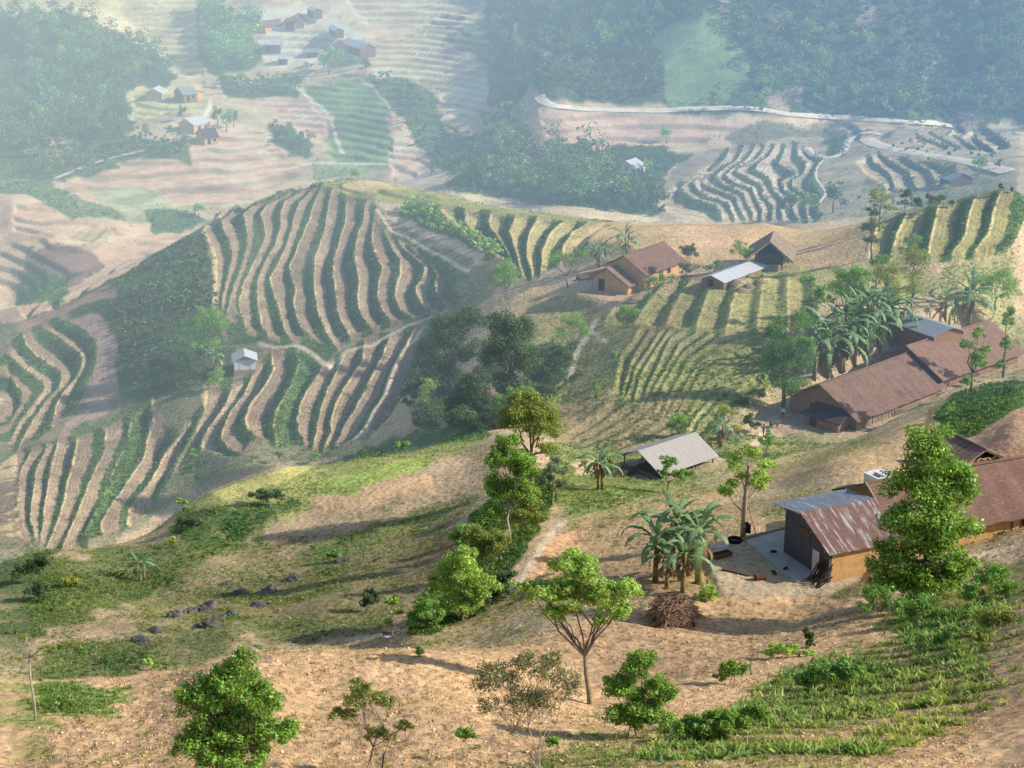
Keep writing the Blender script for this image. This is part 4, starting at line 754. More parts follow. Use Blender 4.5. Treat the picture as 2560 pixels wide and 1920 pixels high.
for z in (.3, .9): MB().tube([(0, .96, z), (-4.9, 1.75, z)], .04, 5).build('rail', MT['wood'], fence)
low = tag(MB().box((0, 0, .3), (6.5, .3, 1.1)).build('pen_wall', MT['darkwood'], None), 'low dark pen wall in front of the open corrugated shed', 'wall'); q = spot(1358, 1028); low.location = q; low.rotation_euler[2] = srz+.05
# middle house with thatched annexe
gable('farmhouse', 'ochre farmhouse with plain brown roof near the two banana palms', 'house', (1346,552), (1435,522), 4.9, (4.6, 2.7), (4.4, 2.4), MT['tile'], MT['ochre'], z0=PZ['mid'], ov=.5, eave=.6, cap=.12, holes=[('door', 'front', 5.5, 1.0, 1.9, 0, 'wood'), ('window', 'front', 8.0, .8, .7, 1.0, 'black')])
an = gable('annexe', 'thatched mud annexe joined to the left end of the plain brown-roofed farmhouse', 'house', (1308,577), (1352,561), 4.3, (4.5, 2.6), (3.2, 1.9), MT['thatchgrey'], MT['ochre'], z0=PZ['ann'], ov=.8, eave=.6, t=.3, holes=[('door', 'end0', 1.2, 1.0, 1.9, 0, 'black')])
wr = tag(empty('woodpile', spot(1270, 607), .6), 'dark stack of poles and boards left of the thatched annexe', 'woodpile')
for k in range(14): MB().tube([(random.uniform(-3, -2), random.uniform(-.8, .8), .2+k*.13), (random.uniform(2, 3.4), random.uniform(-.8, .8), .25+k*.14)], .11, 6).build('log', MT['wood'] if k % 3 else MT['palewood'], wr)
# low tin house and stilted thatch barn
gable('pig_house', 'long low shed with bright sheet roof below the stilted thatched barn', 'shed', (1536,595), (1634,559), 1.9, (2.5, .85), (2.2, .8), MT['tin'], MT['brownmud'], ov=.3, eave=.3, t=.05, holes=[('door', 'end0', .2, .9, 1.1, 0, 'black')])
o, rz, L = ridge_frame((1662,524), (1673,495), 4.9); bn = tag(empty('barn', o, rz), 'steep thatched barn on stilts stacked with dark poles, by the long low tin shed', 'barn'); H = 4.9
MB().poly([(.9, 0, H), (L-1.2, 0, H), (L, -4.0, 1.9), (-.6, -4.1, 2.0), (L, 4.0, 1.9), (-.6, 3.9, 2.0), (.9, 0, H-.35), (L-1.2, 0, H-.35), (L-.3, -3.8, 1.65), (-.5, -3.9, 1.7), (L-.3, 3.8, 1.65), (-.5, 3.7, 1.7)], [(0, 1, 2, 3), (1, 0, 5, 4), (1, 4, 2), (7, 6, 9, 8), (6, 7, 10, 11), (7, 8, 10), (3, 2, 8, 9), (2, 4, 10, 8), (4, 5, 11, 10), (0, 3, 9, 6), (5, 0, 6, 11)]).build('roof', MT['thatch'], bn)
for x in (.6, L*.5, L-1.2):
    for y in (-2.2, 2.2): MB().tube([(x, y, -1), (x, y, 2.9)], .11, 6).build('post', MT['darkwood'], bn)
MB().box((L*.5, 0, 1.1), (L-2, 4.2, .15)).build('floor', MT['darkwood'], bn)
for k in range(11): MB().tube([(.7, -2.1, 1.3+k*.16), (.75, 2.1, 1.3+k*.16)], .07, 6).build('pole', MT['wood'] if k % 2 else MT['darkwood'], bn)
MB().box((L*.5, 0, 2.0), (L-3.2, 4.0, 1.7)).build('stack', MT['darkwood'], bn)
bp = tag(empty('board_pile', spot(1656, 577), 0), 'scattered pale boards on the ground at the foot of the thatched barn', 'boards')
for k in range(7): MB().box((random.uniform(-1.2, 1.2), random.uniform(-.6, .6), .12+.07*k), (2.2, .16, .05), Matrix.Rotation(random.uniform(-.9, .9), 3, 'Z')).build('board', MT['palewood'], bp)
# white hut on the terraced spur
o, rz, L = ridge_frame((528,767), (526.5,750), 3.6); wh = tag(empty('hut', o, rz), 'little white-roofed hut on a brick base at the foot of the terraced spur', 'hut')
MB().extrude([(-2.4, 2.55), (0, 3.6), (2.4, 2.55), (2.4, 2.47), (0, 3.52), (-2.4, 2.47)], -.5, 4.6).build('roof', MT['tin'], wh)
MB().extrude([(-2.0, .75), (-2.0, 2.55), (2.0, 2.55), (2.0, .75)], 0, 4.2).build('wall', MT['white'], wh); MB().extrude([(-2.04, -2.4), (-2.04, .747), (2.04, .747), (2.04, -2.4)], -.03, 4.2).build('base', MT['brick'], wh)
MB().extrude([(-1.7, 2.56), (0, 3.4), (1.7, 2.56)], .05, .2).build('gable_board', MT['ochre'], wh)
for y in (-1.0, 1.0): MB().box((-.02, y, 1.5), (.06, .04, 1.4)).build('batten', MT['lime'], wh)
# far side of the valley
def far_house(label, A, B, H, front, back, roof, wall, cat='house', group='houses on the far side of the valley', name='far_house', **k):
    L = ridge_frame(A, B, H)[2]
    return gable(name, label, cat, A, B, H, front, back, MT[roof], MT[wall], ov=.35, eave=.5, t=.1, group=group, holes=k.pop('holes', [('door', 'front', L*.35, 1.0, 1.9, 0, 'black'), ('window', 'front', L*.7, 1.0, .9, .9, 'black')]), **k)
far_house('isolated white-roofed house in the dark wood, left of the striped valley terraces', (1351,347), (1373,340), 4.6, (4.0, 2.0), (3.6, 1.9), 'tin', 'lime')
far_house('grey-roofed house among bushes below the pale valley road', (2056,366), (2082,374), 4.0, (4.2, 1.7), (3.6, 1.6), 'bluetin', 'wood')
V = 'houses of the far hamlet'
far_house('wide house with white roof and open porch at the top of the hamlet', (520,19), (565,19), 5.0, (4.4, 2.0), (4.0, 2.0), 'tin', 'brownmud', group=V)
far_house('long brown-roofed house in the middle of the hamlet, under the wide white-roofed house', (556,45), (604,40), 5.4, (4.8, 2.6), (4.4, 2.4), 'tile', 'ochre', group=V)
far_house('tall pinkish-roofed house with ochre wall at the upper right of the hamlet', (634,34), (655,21), 6.0, (5.0, 2.8), (4.6, 2.6), 'tile', 'ochre', group=V)
far_house('low grey thatched hut beside the pinkish-roofed house', (619,39), (645,40), 3.8, (3.6, 1.8), (3.2, 1.7), 'thatchdark', 'brownmud', group=V)
far_house('highest small white roof, behind the hamlet', (673,13), (687,18), 3.6, (2.6, 1.0), (2.4, 1.0), 'tin', 'brownmud', group=V)
far_house('small tilted white roof among the banana trees of the hamlet', (719,53), (734,61), 3.2, (2.4, 1.1), (2.2, 1.0), 'tin', 'brownmud', group=V)
far_house('orange-roofed house at the right end of the hamlet', (733,87), (760,80), 4.6, (4.0, 2.1), (3.8, 2.0), 'tilered', 'ochre', group=V)
far_house('white-roofed house touching the orange-roofed one', (764,84), (796,94), 4.6, (4.0, 1.9), (3.6, 1.8), 'tin', 'brownmud', group=V)
far_house('long white-roofed house above its bare yard, centre of the hamlet', (568,85), (609,85), 4.6, (4.2, 1.8), (3.6, 1.7), 'tin', 'brownmud', group=V)
far_house('small white-roofed shelter lowest in the hamlet', (600,119), (623,119), 3.4, (3.0, 1.3), (2.4, 1.2), 'tin', 'brownmud', group=V)
far_house('dull grey roof half hidden behind the hamlet\'s round tree', (660,104), (690,104), 3.6, (3.2, 1.4), (3.0, 1.4), 'bluetin', 'brownmud', group=V)
far_house('tiny pale hut on the bare slope right of the hamlet yard', (661,132), (672,130), 2.8, (2.0, .9), (1.8, .9), 'tin', 'lime', group=V)
Wg = 'houses at the edge of the left wood'
far_house('small white house at the edge of the dense left wood', (329,191), (343,184), 5.0, (4.0, 2.2), (3.6, 2.0), 'tin', 'ochre', group=Wg)
far_house('lilac-grey roofed house above the curved pale terraces', (383,189), (416,186), 5.0, (4.6, 2.4), (4.2, 2.2), 'bluetin', 'brownmud', group=Wg)
far_house('pinkish side shed joined to the lilac-grey roofed house', (420,195), (431,196), 3.4, (3.4, 1.2), (3.0, 1.2), 'thatch', 'ochre', group=Wg)
far_house('pale-roofed house with posts below the curved terraces', (399,256), (437,249), 5.0, (4.4, 2.3), (4.0, 2.1), 'tin', 'ochre', group=Wg)
far_house('brown thatched house lowest on the left slope, above the bare pink field', (429,278), (463,275), 5.2, (4.8, 2.8), (4.4, 2.6), 'thatchdark', 'ochre', group=Wg)

# ---------------------------------------------------------------- yard things
slab = [at_height(u, v, _y0+.10) for u, v in ((1604,1163), (1692,1140), (1770,1180), (1770,1236), (1720,1256))]
c = sum(slab, Vector())/5; m = MB(); n = len(slab); P = [q-c for q in slab]
m.poly([tuple(q) for q in P]+[(q.x, q.y, q.z-.45) for q in P], [tuple(range(n)), tuple(range(2*n-1, n-1, -1))]+[(i, n+i, n+(i+1) % n, (i+1) % n) for i in range(n)])
tag(m.build('concrete_slab', MT['conc'], None, loc=c), 'grey concrete slab along the foot of the rusty-roofed shed', 'slab')
a, b = at_height(1602,1164, _y0+.2), at_height(1694,1140, _y0+.2); tag(MB().tube([(0, 0, 0), tuple(b-a)], .09, 6).build('pole', MT['palewood'], None, loc=a), 'long pale pole lying along the far edge of the concrete slab', 'pole')
gz0 = lambda u, v: spot(u, v)
def prop(name, label, cat, u, v, rz, pieces, group=None):
    r = tag(empty(name, spot(u, v), rz), label, cat, group)
    for nm, mb, mt in pieces: mb.build(nm, MT[mt], r)
    return r
prop('plank', 'single weathered plank lying across the bare yard', 'plank', 1590, 1238, -.55, [('board', MB().box((0, 0, .1), (2.4, .2, .07)), 'wood'), ('end_block', MB().box((-1.0, .02, .05), (.25, .3, .12)), 'wood')])
prop('drum', 'rusty tipped-over drum in the middle of the yard', 'drum', 1642, 1252, .3, [('barrel', MB().tube([(-.38, 0, .24), (.38, 0, .22)], .24, 14), 'rope'), ('rim', MB().tube([(-.42, 0, .24), (-.36, 0, .24)], .27, 14), 'rope'), ('rim', MB().tube([(.36, 0, .22), (.41, 0, .22)], .26, 14), 'rope')])
prop('trough', 'wooden trough next to the near banana clump', 'trough', 1559, 1203, .5, [('side', MB().box((0, .28, .2), (1.6, .07, .4)), 'wood'), ('side', MB().box((0, -.28, .2), (1.6, .07, .4)), 'wood'), ('bottom', MB().box((0, 0, .06), (1.55, .48, .08)), 'wood'), ('end', MB().box((.78, 0, .2), (.06, .48, .38)), 'wood'), ('end', MB().box((-.78, 0, .2), (.06, .48, .38)), 'wood')])
prop('stone_slab', 'pale flat stone beside the banana clump', 'stone', 1552, 1182, .2, [('top', MB().poly([(-.7, -.3, .15), (.6, -.4, .12), (.8, .3, .16), (-.5, .4, .2), (-.8, -.35, -.2), (.7, -.5, -.2), (.9, .35, -.2), (-.6, .45, -.2)], [(0, 1, 2, 3), (4, 7, 6, 5), (0, 4, 5, 1), (1, 5, 6, 2), (2, 6, 7, 3), (3, 7, 4, 0)]), 'lime')])
m = MB(); R_ = .5
for k in range(18):
    t0, t1 = 2*math.pi*k/18, 2*math.pi*(k+1)/18; m.tube([(R_*math.cos(t0), R_*math.sin(t0), .16), (R_*math.cos(t1), R_*math.sin(t1), .16)], .15, 7, False)
prop('tyre', 'dark ring lying at the corner of the concrete slab under the papaya tree', 'tyre', 1587, 1170, 0, [('ring', m, 'black')])
for i, (u, v, lb) in enumerate([(1671,1195,'small dark bundle on the far part of the concrete slab'), (1697,1232,'small dark bundle lying on the slab near the white door'), (1672,1240,'small dark bundle by the slab\'s front edge')]):
    prop('bundle', lb, 'bundle', u, v, i, [('sack', MB().tube([(-.3, 0, .06), (-.15, .02, .16), (.1, -.02, .17), (.3, .02, .07)], [.05, .13, .14, .05], 8), 'darkwood'), ('tie', MB().tube([(-.19, .02, .15), (-.15, .02, .16)], .14, 8), 'wood')], 'dark bundles on the slab')
# timbers leaning on the gable
g0 = lambda x, y, z: world(SHED, x, y, z)
tl = tag(empty('timber_stack', g0(-.2, -3.1, 0), SHED[1]), 'bunch of dark timbers leaning against the shed gable by the white door', 'timber')
for k in range(17): y = random.uniform(-1.2, .8); MB().tube([(-random.uniform(.5, 1.1), y, -.3), (.45, y+random.uniform(-.5, .3), random.uniform(.8, 1.9))], random.uniform(.035, .07), 6).build('timber', MT['darkwood'] if k % 4 else MT['wood'], tl)
# brush pile on its rough frame
bp = spot(1455, 1348); br = tag(empty('brush_pile', bp, .25), 'heap of dry sticks piled on a rough dark frame below the banana clump', 'brush pile')
for x in (-1.5, 1.4):
    for y in (-.7, .9): MB().tube([(x, y, -.5), (x*.8, y, .62)], .09, 6).build('post', MT['darkwood'], br)
MB().box((-.3, .1, .62), (2.6, 1.7, .12)).build('shelf', MT['darkwood'], br); MB().box((-.2, .5, .2), (2.2, .9, .9)).build('stack', MT['darkwood'], br)
m = MB()
for k in range(950):
    r = random.random()**.5; t = random.uniform(0, 6.28); x, y = .1+1.75*r*math.cos(t), .3+1.35*r*math.sin(t); z = .35+max(.25, 2.0*(1-r**2.2))*random.random()**.6+(.5 if x < -.5 else 0)*(1-r); a = random.uniform(0, 6.28) if random.random() < .35 else random.gauss(.1, .6); l = random.uniform(.5, 1.5); e = random.uniform(-.35, .25)-.5*r*math.cos(t-a)
    m.tube([(x-l*math.cos(a)/2, y-l*math.sin(a)/2, z-l*e/2), (x+random.uniform(-.06, .06), y+random.uniform(-.06, .06), z+.07), (x+l*math.cos(a)/2, y+l*math.sin(a)/2, z+l*e/2)], random.uniform(.012, .03), 4, False)
m.build('sticks', MT['brush'], br)
# posts and poles standing in the fields
for u, v, h, w_, lb in [(725,565,3.4,.09,'white pole leaning among the terraces, lower of the two on the spur'),(813,503,3.2,.08,'thin white pole near the top of the terraced spur'),(1443,480,2.6,.09,'bare post on the crest before the striped valley terraces'),(1134,655,4.0,.08,'thin pale pole left of the thatched annexe, beyond the dark trees'),(572,714,2.8,.07,'thin pole above the white hut'),(1956,432,4.6,.09,'tall pale pole standing beside the single dark-crowned tree on the right ridge'),(1415,905,1.2,.12,'short stake on the bare slope above the open corrugated shed')]:
    p = spot(u, v); tag(MB().tube([(0, 0, -.4), (random.uniform(-.15, .15), 0, h*.5), (random.uniform(-.25, .25), 0, h)], [w_, w_*.9, w_*.7], 6).build('pole', MT['palewood'], None, loc=p), lb, 'pole')
p = spot(2003, 935); tag(MB().box((0, 0, 1.3), (.45, .1, 3.4), Matrix.Rotation(.12, 3, 'Y')).build('board', MT['palewood'], None, loc=p), 'upright pale board standing at the edge of the dark bush patch', 'board')
p = spot(852, 1367); st = tag(empty('water_step', p, .1), 'small grey stone water step at the lower end of the ravine trees', 'stone step'); MB().box((0, 0, .15), (1.8, .7, .3)).build('slab', MT['stone'], st); MB().box((-.3, -.7, -.05), (1.2, .5, .25)).build('slab', MT['conc'], st)
for u, v, lb in [(1600,630,'straw heap nearest the viewer on the yellow terrace'),(1617,622,'straw heap in the middle of the row'),(1642,612,'straw heap closest to the thatched barn'),(1590,612,'straw heap behind the others, next to the low tin shed')]:
    p = spot(u, v); m = MB(); nn = 10
    P = [(1.3*math.cos(2*math.pi*k/nn)*random.uniform(.8, 1.1), 1.0*math.sin(2*math.pi*k/nn)*random.uniform(.8, 1.1), -.15) for k in range(nn)]+[(.7*math.cos(2*math.pi*k/nn)*random.uniform(.8, 1.1), .6*math.sin(2*math.pi*k/nn), .5) for k in range(nn)]+[(0, 0, .75)]
    m.poly(P, [(k, (k+1) % nn, nn+(k+1) % nn, nn+k) for k in range(nn)]+[(nn+k, nn+(k+1) % nn, 2*nn) for k in range(nn)]); tag(m.build('straw_heap', MT['straw'], None, True, p), lb, 'straw heap', 'straw heaps on the yellow terrace')
# rocks in the valley side
import bmesh
RK = [(308,1388,34,'flat dark rock lowest and furthest left of the outcrop'),(338,1366,30,'jagged dark rock just above the lowest one'),(378,1332,34,'rounded dark rock at the left of the main cluster'),(412,1322,30,'rock in the left half of the main cluster, beside the largest boulder'),(447,1318,40,'largest boulder, crowning the main rock cluster'),(472,1336,30,'pale grey rock at the right of the main cluster'),(456,1352,34,'dark rock below the largest boulder'),(500,1328,30,'low pale rock just right of the main cluster'),(516,1283,36,'dark rock uphill of the main cluster'),(574,1284,34,'dark flat rock near the brown boulder'),(592,1270,28,'small dark rock above the flat one'),(560,1310,30,'brown boulder between the two rock clusters'),(640,1252,34,'round brown rock highest in the outcrop'),(742,1212,22,'lone dark stone far right, among low bushes'),(425,1356,20,'small stone under the main cluster'),(490,1262,20,'small rock left of the uphill dark rock')]
for u, v, s, lb in RK:
    p = spot(u, v); r = s*mpp(p)*.62; bm = bmesh.new(); bmesh.ops.create_icosphere(bm, subdivisions=4, radius=1); sd = random.uniform(0, 50)
    for vt in bm.verts:
        q = vt.co; k = 1+.55*float(fbm(np.array([q.x*1.5+sd]), np.array([q.y*1.5+q.z*1.9]), 4, 5)[0])+.10*round(3*float(fbm(np.array([q.z*2.2+sd]), np.array([q.x*2.1-q.y*1.9]), 2, 6)[0])); vt.co = Vector((q.x*k*r*1.2, q.y*k*r*.9, (q.z*k*.55-.10)*r))
    me = bpy.data.meshes.new('rock'); bm.to_mesh(me); bm.free(); o = link('rock', me, MT['stone'], None, p, random.uniform(0, 6)); tag(o, lb, 'rock', 'rocks on the valley side')

# ---------------------------------------------------------------- people and animal
def skin_mesh(name, verts, edges, radii, root=0, sub=2):
    me = bpy.data.meshes.new(name); me.from_pydata(verts, edges, []); o = bpy.data.objects.new(name, me); COL.objects.link(o)
    o.modifiers.new('s', 'SKIN'); o.modifiers.new('d', 'SUBSURF').levels = sub
    for i, r in enumerate(radii):
        sv = me.skin_vertices[0].data[i]; sv.radius = (r, r) if not isinstance(r, tuple) else r; sv.use_root = (i == root)
    dg = bpy.context.evaluated_depsgraph_get(); out = bpy.data.meshes.new_from_object(o.evaluated_get(dg)); out.name = name; bpy.data.objects.remove(o); bpy.data.meshes.remove(me)
    out.polygons.foreach_set('use_smooth', np.ones(len(out.polygons), bool)); return out
def person(label, u, v, h, rz, top, legs, bend=0.0, arms=(.12, -.1), stride=.12, group=None):
    k = h/1.7; r = tag(empty('person', spot(u, v), rz), label, 'person', group)
    b = math.sin(bend)
    V, E, R_ = [], [], []
    def add(p, rad, par=None):
        V.append(tuple(x*k for x in p)); R_.append(rad*k if not isinstance(rad, tuple) else tuple(x*k for x in rad)); i = len(V)-1
        if par is not None: E.append((par, i))
        return i
    pel = add((0, 0, .92), (.15, .10)); ch = add((0, .20*b, 1.18), (.15, .10), pel); sh = add((0, .42*b, 1.38), (.14, .095), ch); nk = add((0, .50*b, 1.48), .055, sh); hd = add((0, .56*b-.0, 1.585), (.085, .10), nk); tp = add((0, .58*b, 1.68), .07, hd)
    add((0, .56*b+.105, 1.575), .016, hd)                                # nose
    for s in (-1, 1): add((s*.095, .56*b, 1.58), .018, hd)               # ears
    parts = {}
    for s, sw in ((-1, arms[0]), (1, arms[1])):
        so_ = add((s*.19, .40*b, 1.36), .055, sh); el = add((s*.24, .40*b+sw*.5, 1.09), .043, so_); wr_ = add((s*.25, .40*b+sw+.08, .86), .030, el); pm = add((s*.25, .40*b+sw+.10, .79), (.030, .036), wr_)
        for f in range(4): a = add((s*(.245), .40*b+sw+.07+.022*f, .715-.008*(f in (1, 2))), .009, pm); add((s*.235, .40*b+sw+.085+.022*f, .67), .008, a)
        add((s*.225, .40*b+sw+.15, .755), .010, pm)
        parts[s] = (so_, el, wr_)
    for s in (-1, 1):
        hp = add((s*.095, 0, .86), .085, pel); kn = add((s*.10, s*stride*.6+.03, .48), .06, hp); an_ = add((s*.10, s*stride, .09), .042, kn); add((s*.10, s*stride+.15, .035), .035, an_)
    link('body', skin_mesh('body', V, E, R_), MT['skin'], r)
    g = lambda i: tuple(x for x in V[i])
    tv = [V[pel], V[ch], V[sh], (V[sh][0], V[sh][1]+.01, V[sh][2]+.07*k)]; te = [(0, 1), (1, 2), (2, 3)]; trd = [(.175*k, .125*k), (.17*k, .12*k), (.155*k, .11*k), .07*k]
    for s in (-1, 1):
        a, e_, w_ = parts[s]; i = len(tv); tv += [V[a], V[e_], tuple(.7*np.array(V[w_])+.3*np.array(V[e_]))]; te += [(2, i), (i, i+1), (i+1, i+2)]; trd += [.075*k, .06*k, .05*k]
    link('shirt', skin_mesh('shirt', tv, te, trd), MT[top], r)
    lv = [(0, 0, .98*k), (0, 0, .90*k)]; le = [(0, 1)]; lr = [(.165*k, .12*k), (.165*k, .12*k)]
    for s in (-1, 1): i = len(lv); lv += [(s*.095*k, 0, .82*k), (s*.10*k, (s*stride*.6+.03)*k, .48*k), (s*.10*k, s*stride*k, .12*k)]; le += [(1, i), (i, i+1), (i+1, i+2)]; lr += [.10*k, .078*k, .062*k]
    link('trousers', skin_mesh('trousers', lv, le, lr), MT[legs], r)
    bm = bmesh.new(); bmesh.ops.create_uvsphere(bm, u_segments=12, v_segments=8, radius=.112*k)
    for vt in bm.verts: vt.co = Vector((vt.co.x, vt.co.y*1.1-.015*k, max(vt.co.z, -.03*k+vt.co.y*.5)))
    me = bpy.data.meshes.new('hair'); bm.to_mesh(me); bm.free(); link('hair', me, MT['hair'], r, (0, .57*b*k, 1.63*k)); return r
person('person in pale shirt and maroon trousers on the path by the mud gable', 1690, 905, 1.68, 2.6, 'cwhite', 'cbrown')
person('person in dark navy clothes standing on the path near the lean-to', 1649, 945, 1.7, 1.2, 'cnavy', 'cdark', stride=.04)
person('person in orange top and grey trousers at the corner of the open corrugated shed', 1537, 973, 1.45, 2.2, 'corange', 'cgrey', bend=.25)
person('person in red top and dark trousers, facing the open corrugated shed', 1556, 972, 1.55, 2.9, 'cred', 'cdark', bend=.15)
cv = spot(1672, 925); calf = tag(empty('calf', cv, .45), 'dark grey calf standing on the path between the two people', 'calf')
V = [(0, 0, .75), (.35, 0, .78), (.62, 0, .82), (.85, 0, 1.0), (1.0, 0, 1.05), (1.22, 0, .93), (-.35, 0, .78), (-.6, 0, .80), (-.72, 0, .55), (-.74, 0, .3)]; E = [(0, 1), (1, 2), (2, 3), (3, 4), (4, 5), (0, 6), (6, 7), (7, 8), (8, 9)]; Rr = [(.28, .30), (.29, .30), (.22, .25), .13, .14, .08, (.28, .29), (.2, .22), .025, .02]
for s in (-1, 1):
    i = len(V); V += [(.45, s*.16, .55), (.44, s*.16, .32), (.46, s*.16, .03), (-.5, s*.16, .58), (-.42, s*.16, .38), (-.58, s*.16, .30), (-.56, s*.16, .03), (.98, s*.13, 1.16), (.98, s*.24, 1.14)]
    E += [(1, i), (i, i+1), (i+1, i+2), (6, i+3), (i+3, i+4), (i+4, i+5), (i+5, i+6), (4, i+7), (i+7, i+8)]; Rr += [.10, .06, .05, .13, .09, .055, .05, .04, .03]
link('body', skin_mesh('body', V, E, Rr), MT['hide'], calf)
# ---------------------------------------------------------------- vegetation
def unit(a): return a/np.maximum(np.linalg.norm(a, axis=-1, keepdims=True), 1e-9)
def leaf_quads(P, N_, size, asp=.5, along=None):
    n = len(P); r = rng.normal(size=(n, 3)) if along is None else along; t = unit(np.cross(N_, r)); b = np.cross(N_, t); l = (size*rng.uniform(.7, 1.35, n))[:, None]
    v = np.stack([P-t*l*.5, P+b*l*asp*.5-N_*l*.08, P+t*l*.5, P-b*l*asp*.5-N_*l*.08], 1).reshape(-1, 3)
    return v, np.arange(4*n).reshape(-1, 4)
def clumps_of(ell, m, seed=None, inner=.5):
    """sub-clumps spread through an ellipsoid (centre, radii)"""
    c, r = ell; d = unit(rng.normal(size=(m, 3))); d[:, 2] = np.where(d[:, 2] < -.55, -d[:, 2]*.5, d[:, 2]); k = rng.uniform(inner, .92, m)[:, None]
    return c+d*k*r, np.mean(r)*rng.uniform(.22, .40, m)
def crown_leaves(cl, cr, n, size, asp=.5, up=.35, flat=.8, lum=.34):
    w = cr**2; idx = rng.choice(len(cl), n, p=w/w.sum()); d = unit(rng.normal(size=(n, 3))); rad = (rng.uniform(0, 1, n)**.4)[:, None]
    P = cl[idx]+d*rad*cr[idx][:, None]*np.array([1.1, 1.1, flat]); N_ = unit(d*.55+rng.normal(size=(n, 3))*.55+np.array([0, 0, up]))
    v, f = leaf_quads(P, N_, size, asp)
    cb = rng.uniform(.78, 1.22, len(cl))[idx]; t = (cb*(1+lum*rng.normal(size=n)).clip(.45, 1.7)*(.80+.25*(d[:, 2]*rad[:, 0]+1)/1.5))[:, None]*(1+.09*rng.normal(size=(n, 3)))  # tint darkens towards each clump's underside: shade put into the leaf colour
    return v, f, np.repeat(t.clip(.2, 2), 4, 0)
def limb(m, a, b, r0, r1, bend=.12, n=6):
    a, b = Vector(a), Vector(b); L = (b-a).length; k = [a]; 
    for s in (.33, .66): k.append(a.lerp(b, s)+Vector((random.gauss(0, 1), random.gauss(0, 1), random.gauss(0, .4)+.5))*L*bend*.5)
    k.append(b); m.tube(k, [r0, r0*.7+r1*.3, r0*.35+r1*.65, r1], n)
def tree(label, u, v, ells, leaf='mid', n=3000, size=.2, tr=None, name='tree', cat='tree', group=None, per=13, fork=None, bark='bark', asp=.5, up=.35, stems=1, limbs=7, flat=.8, lean=0, base=None, dens=1.0):
    """ells: crown masses as photo ellipses (u, v, half width, half height); everything becomes metres at the tree's own distance"""
    n = int(n*2.5); size *= .66; per = int(per*1.5)
    p = base or spot(u, v); m = mpp(p); cd = math.cos(math.atan2(CAMZ-p.z, p.y)); r = tag(empty(name, p), label, cat, group); cl, cr = [], []
    E = []
    for cu, cv_, ru, rv in ells:
        rr = np.array([ru*m, (ru+rv)*.5*m*.9, rv*m/cd*.95]); c = np.array([(cu-u)*m, random.uniform(-.35, .35)*ru*m, (v-cv_)*m/cd]); E.append((c, rr))
        a, b = clumps_of((c, rr), max(5, int(per*(ru*rv/900.)**.35))); cl.append(a); cr.append(b)
    cl += [np.array([c for c, _ in E])]; cr += [np.array([q.mean()*.5*dens for _, q in E])]
    cl = np.concatenate(cl); cr = np.concatenate(cr); cl[:, 2] = np.maximum(cl[:, 2], .2)
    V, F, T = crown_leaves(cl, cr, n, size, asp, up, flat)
    top = max(c[2] for c, _ in E); zc = min(c[2]-q[2]*.3 for c, q in E); fz = fork*top if fork else max(zc*.9, .15*top); tr = tr or max(.04, top*.022); mb = MB()
    cx = np.mean([c[0] for c, _ in E]); f0 = Vector((cx*.35+lean*fz, 0, fz))
    for s in range(stems):
        b0 = Vector((random.uniform(-.12, .12)*top*(stems > 1), random.uniform(-.1, .1)*top*(stems > 1), -.4)); fs = f0+Vector((random.uniform(-.2, .2)*top*(stems > 1), random.uniform(-.15, .15)*top*(stems > 1), random.uniform(-.1, .1)*fz)); k = 1/stems**.5
        limb(mb, b0, fs, tr*k*1.25, tr*k*.8, .06, 8)
        for c, q in E: limb(mb, fs, c, tr*k*.62, tr*k*.2, .14)
        for i in rng.choice(len(cl), min(limbs, len(cl)), replace=False): j = int(np.argmin([np.linalg.norm(cl[i]-c) for c, _ in E])); limb(mb, fs.lerp(Vector(E[j][0]), random.uniform(.2, .8)), cl[i], tr*k*.34, tr*k*.08, .12, 5)
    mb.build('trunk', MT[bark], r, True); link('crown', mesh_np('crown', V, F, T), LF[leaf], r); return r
def copy_thing(root, loc, rz, s, label, group=None):
    c = root.copy(); COL.objects.link(c); c.location = loc; c.rotation_euler[2] = rz; c.scale = (s, s, s*random.uniform(.9, 1.12))
    if label: c['label'] = label
    if group: c['group'] = group
    for ch in root.children: q = ch.copy(); COL.objects.link(q); q.parent = c
    return c
def banana_leaf(V, F, T, p, az, e0, L, W, bend, tone):
    n = 20; rag = random.random(); b = len(V); q = np.array(p, float); e = e0; st = L/n; side = np.array([-math.sin(az), math.cos(az), 0])
    for i in range(n+1):
        s = i/n; w = W*.5*max(.03, math.sin(math.pi*min(1, max(0, (s-.10)/.93)))**.55 if s > .1 else .03)
        if rag > .25 and i % 2 and 3 < i < n and random.random() < .75: w *= random.uniform(.38, .85)
        dr = np.array([0, 0, -w*random.uniform(.25, .55)]); V += [tuple(q+side*w+dr), tuple(q), tuple(q-side*w+dr)]; tt = tone*np.array([1, 1, 1])*(.85+.3*random.random()) if s < .9 else tone*np.array([1.15, .95, .8]); T += [tuple(tt*.95), tuple(tt*1.35), tuple(tt*random.uniform(.85, 1.05))]
        q = q+st*np.array([math.cos(az)*math.cos(e), math.sin(az)*math.cos(e), math.sin(e)]); e -= bend/n*(.5+1.1*s)
    for i in range(n): k = b+3*i; F += [(k, k+1, k+4, k+3), (k+1, k+2, k+5, k+4)]
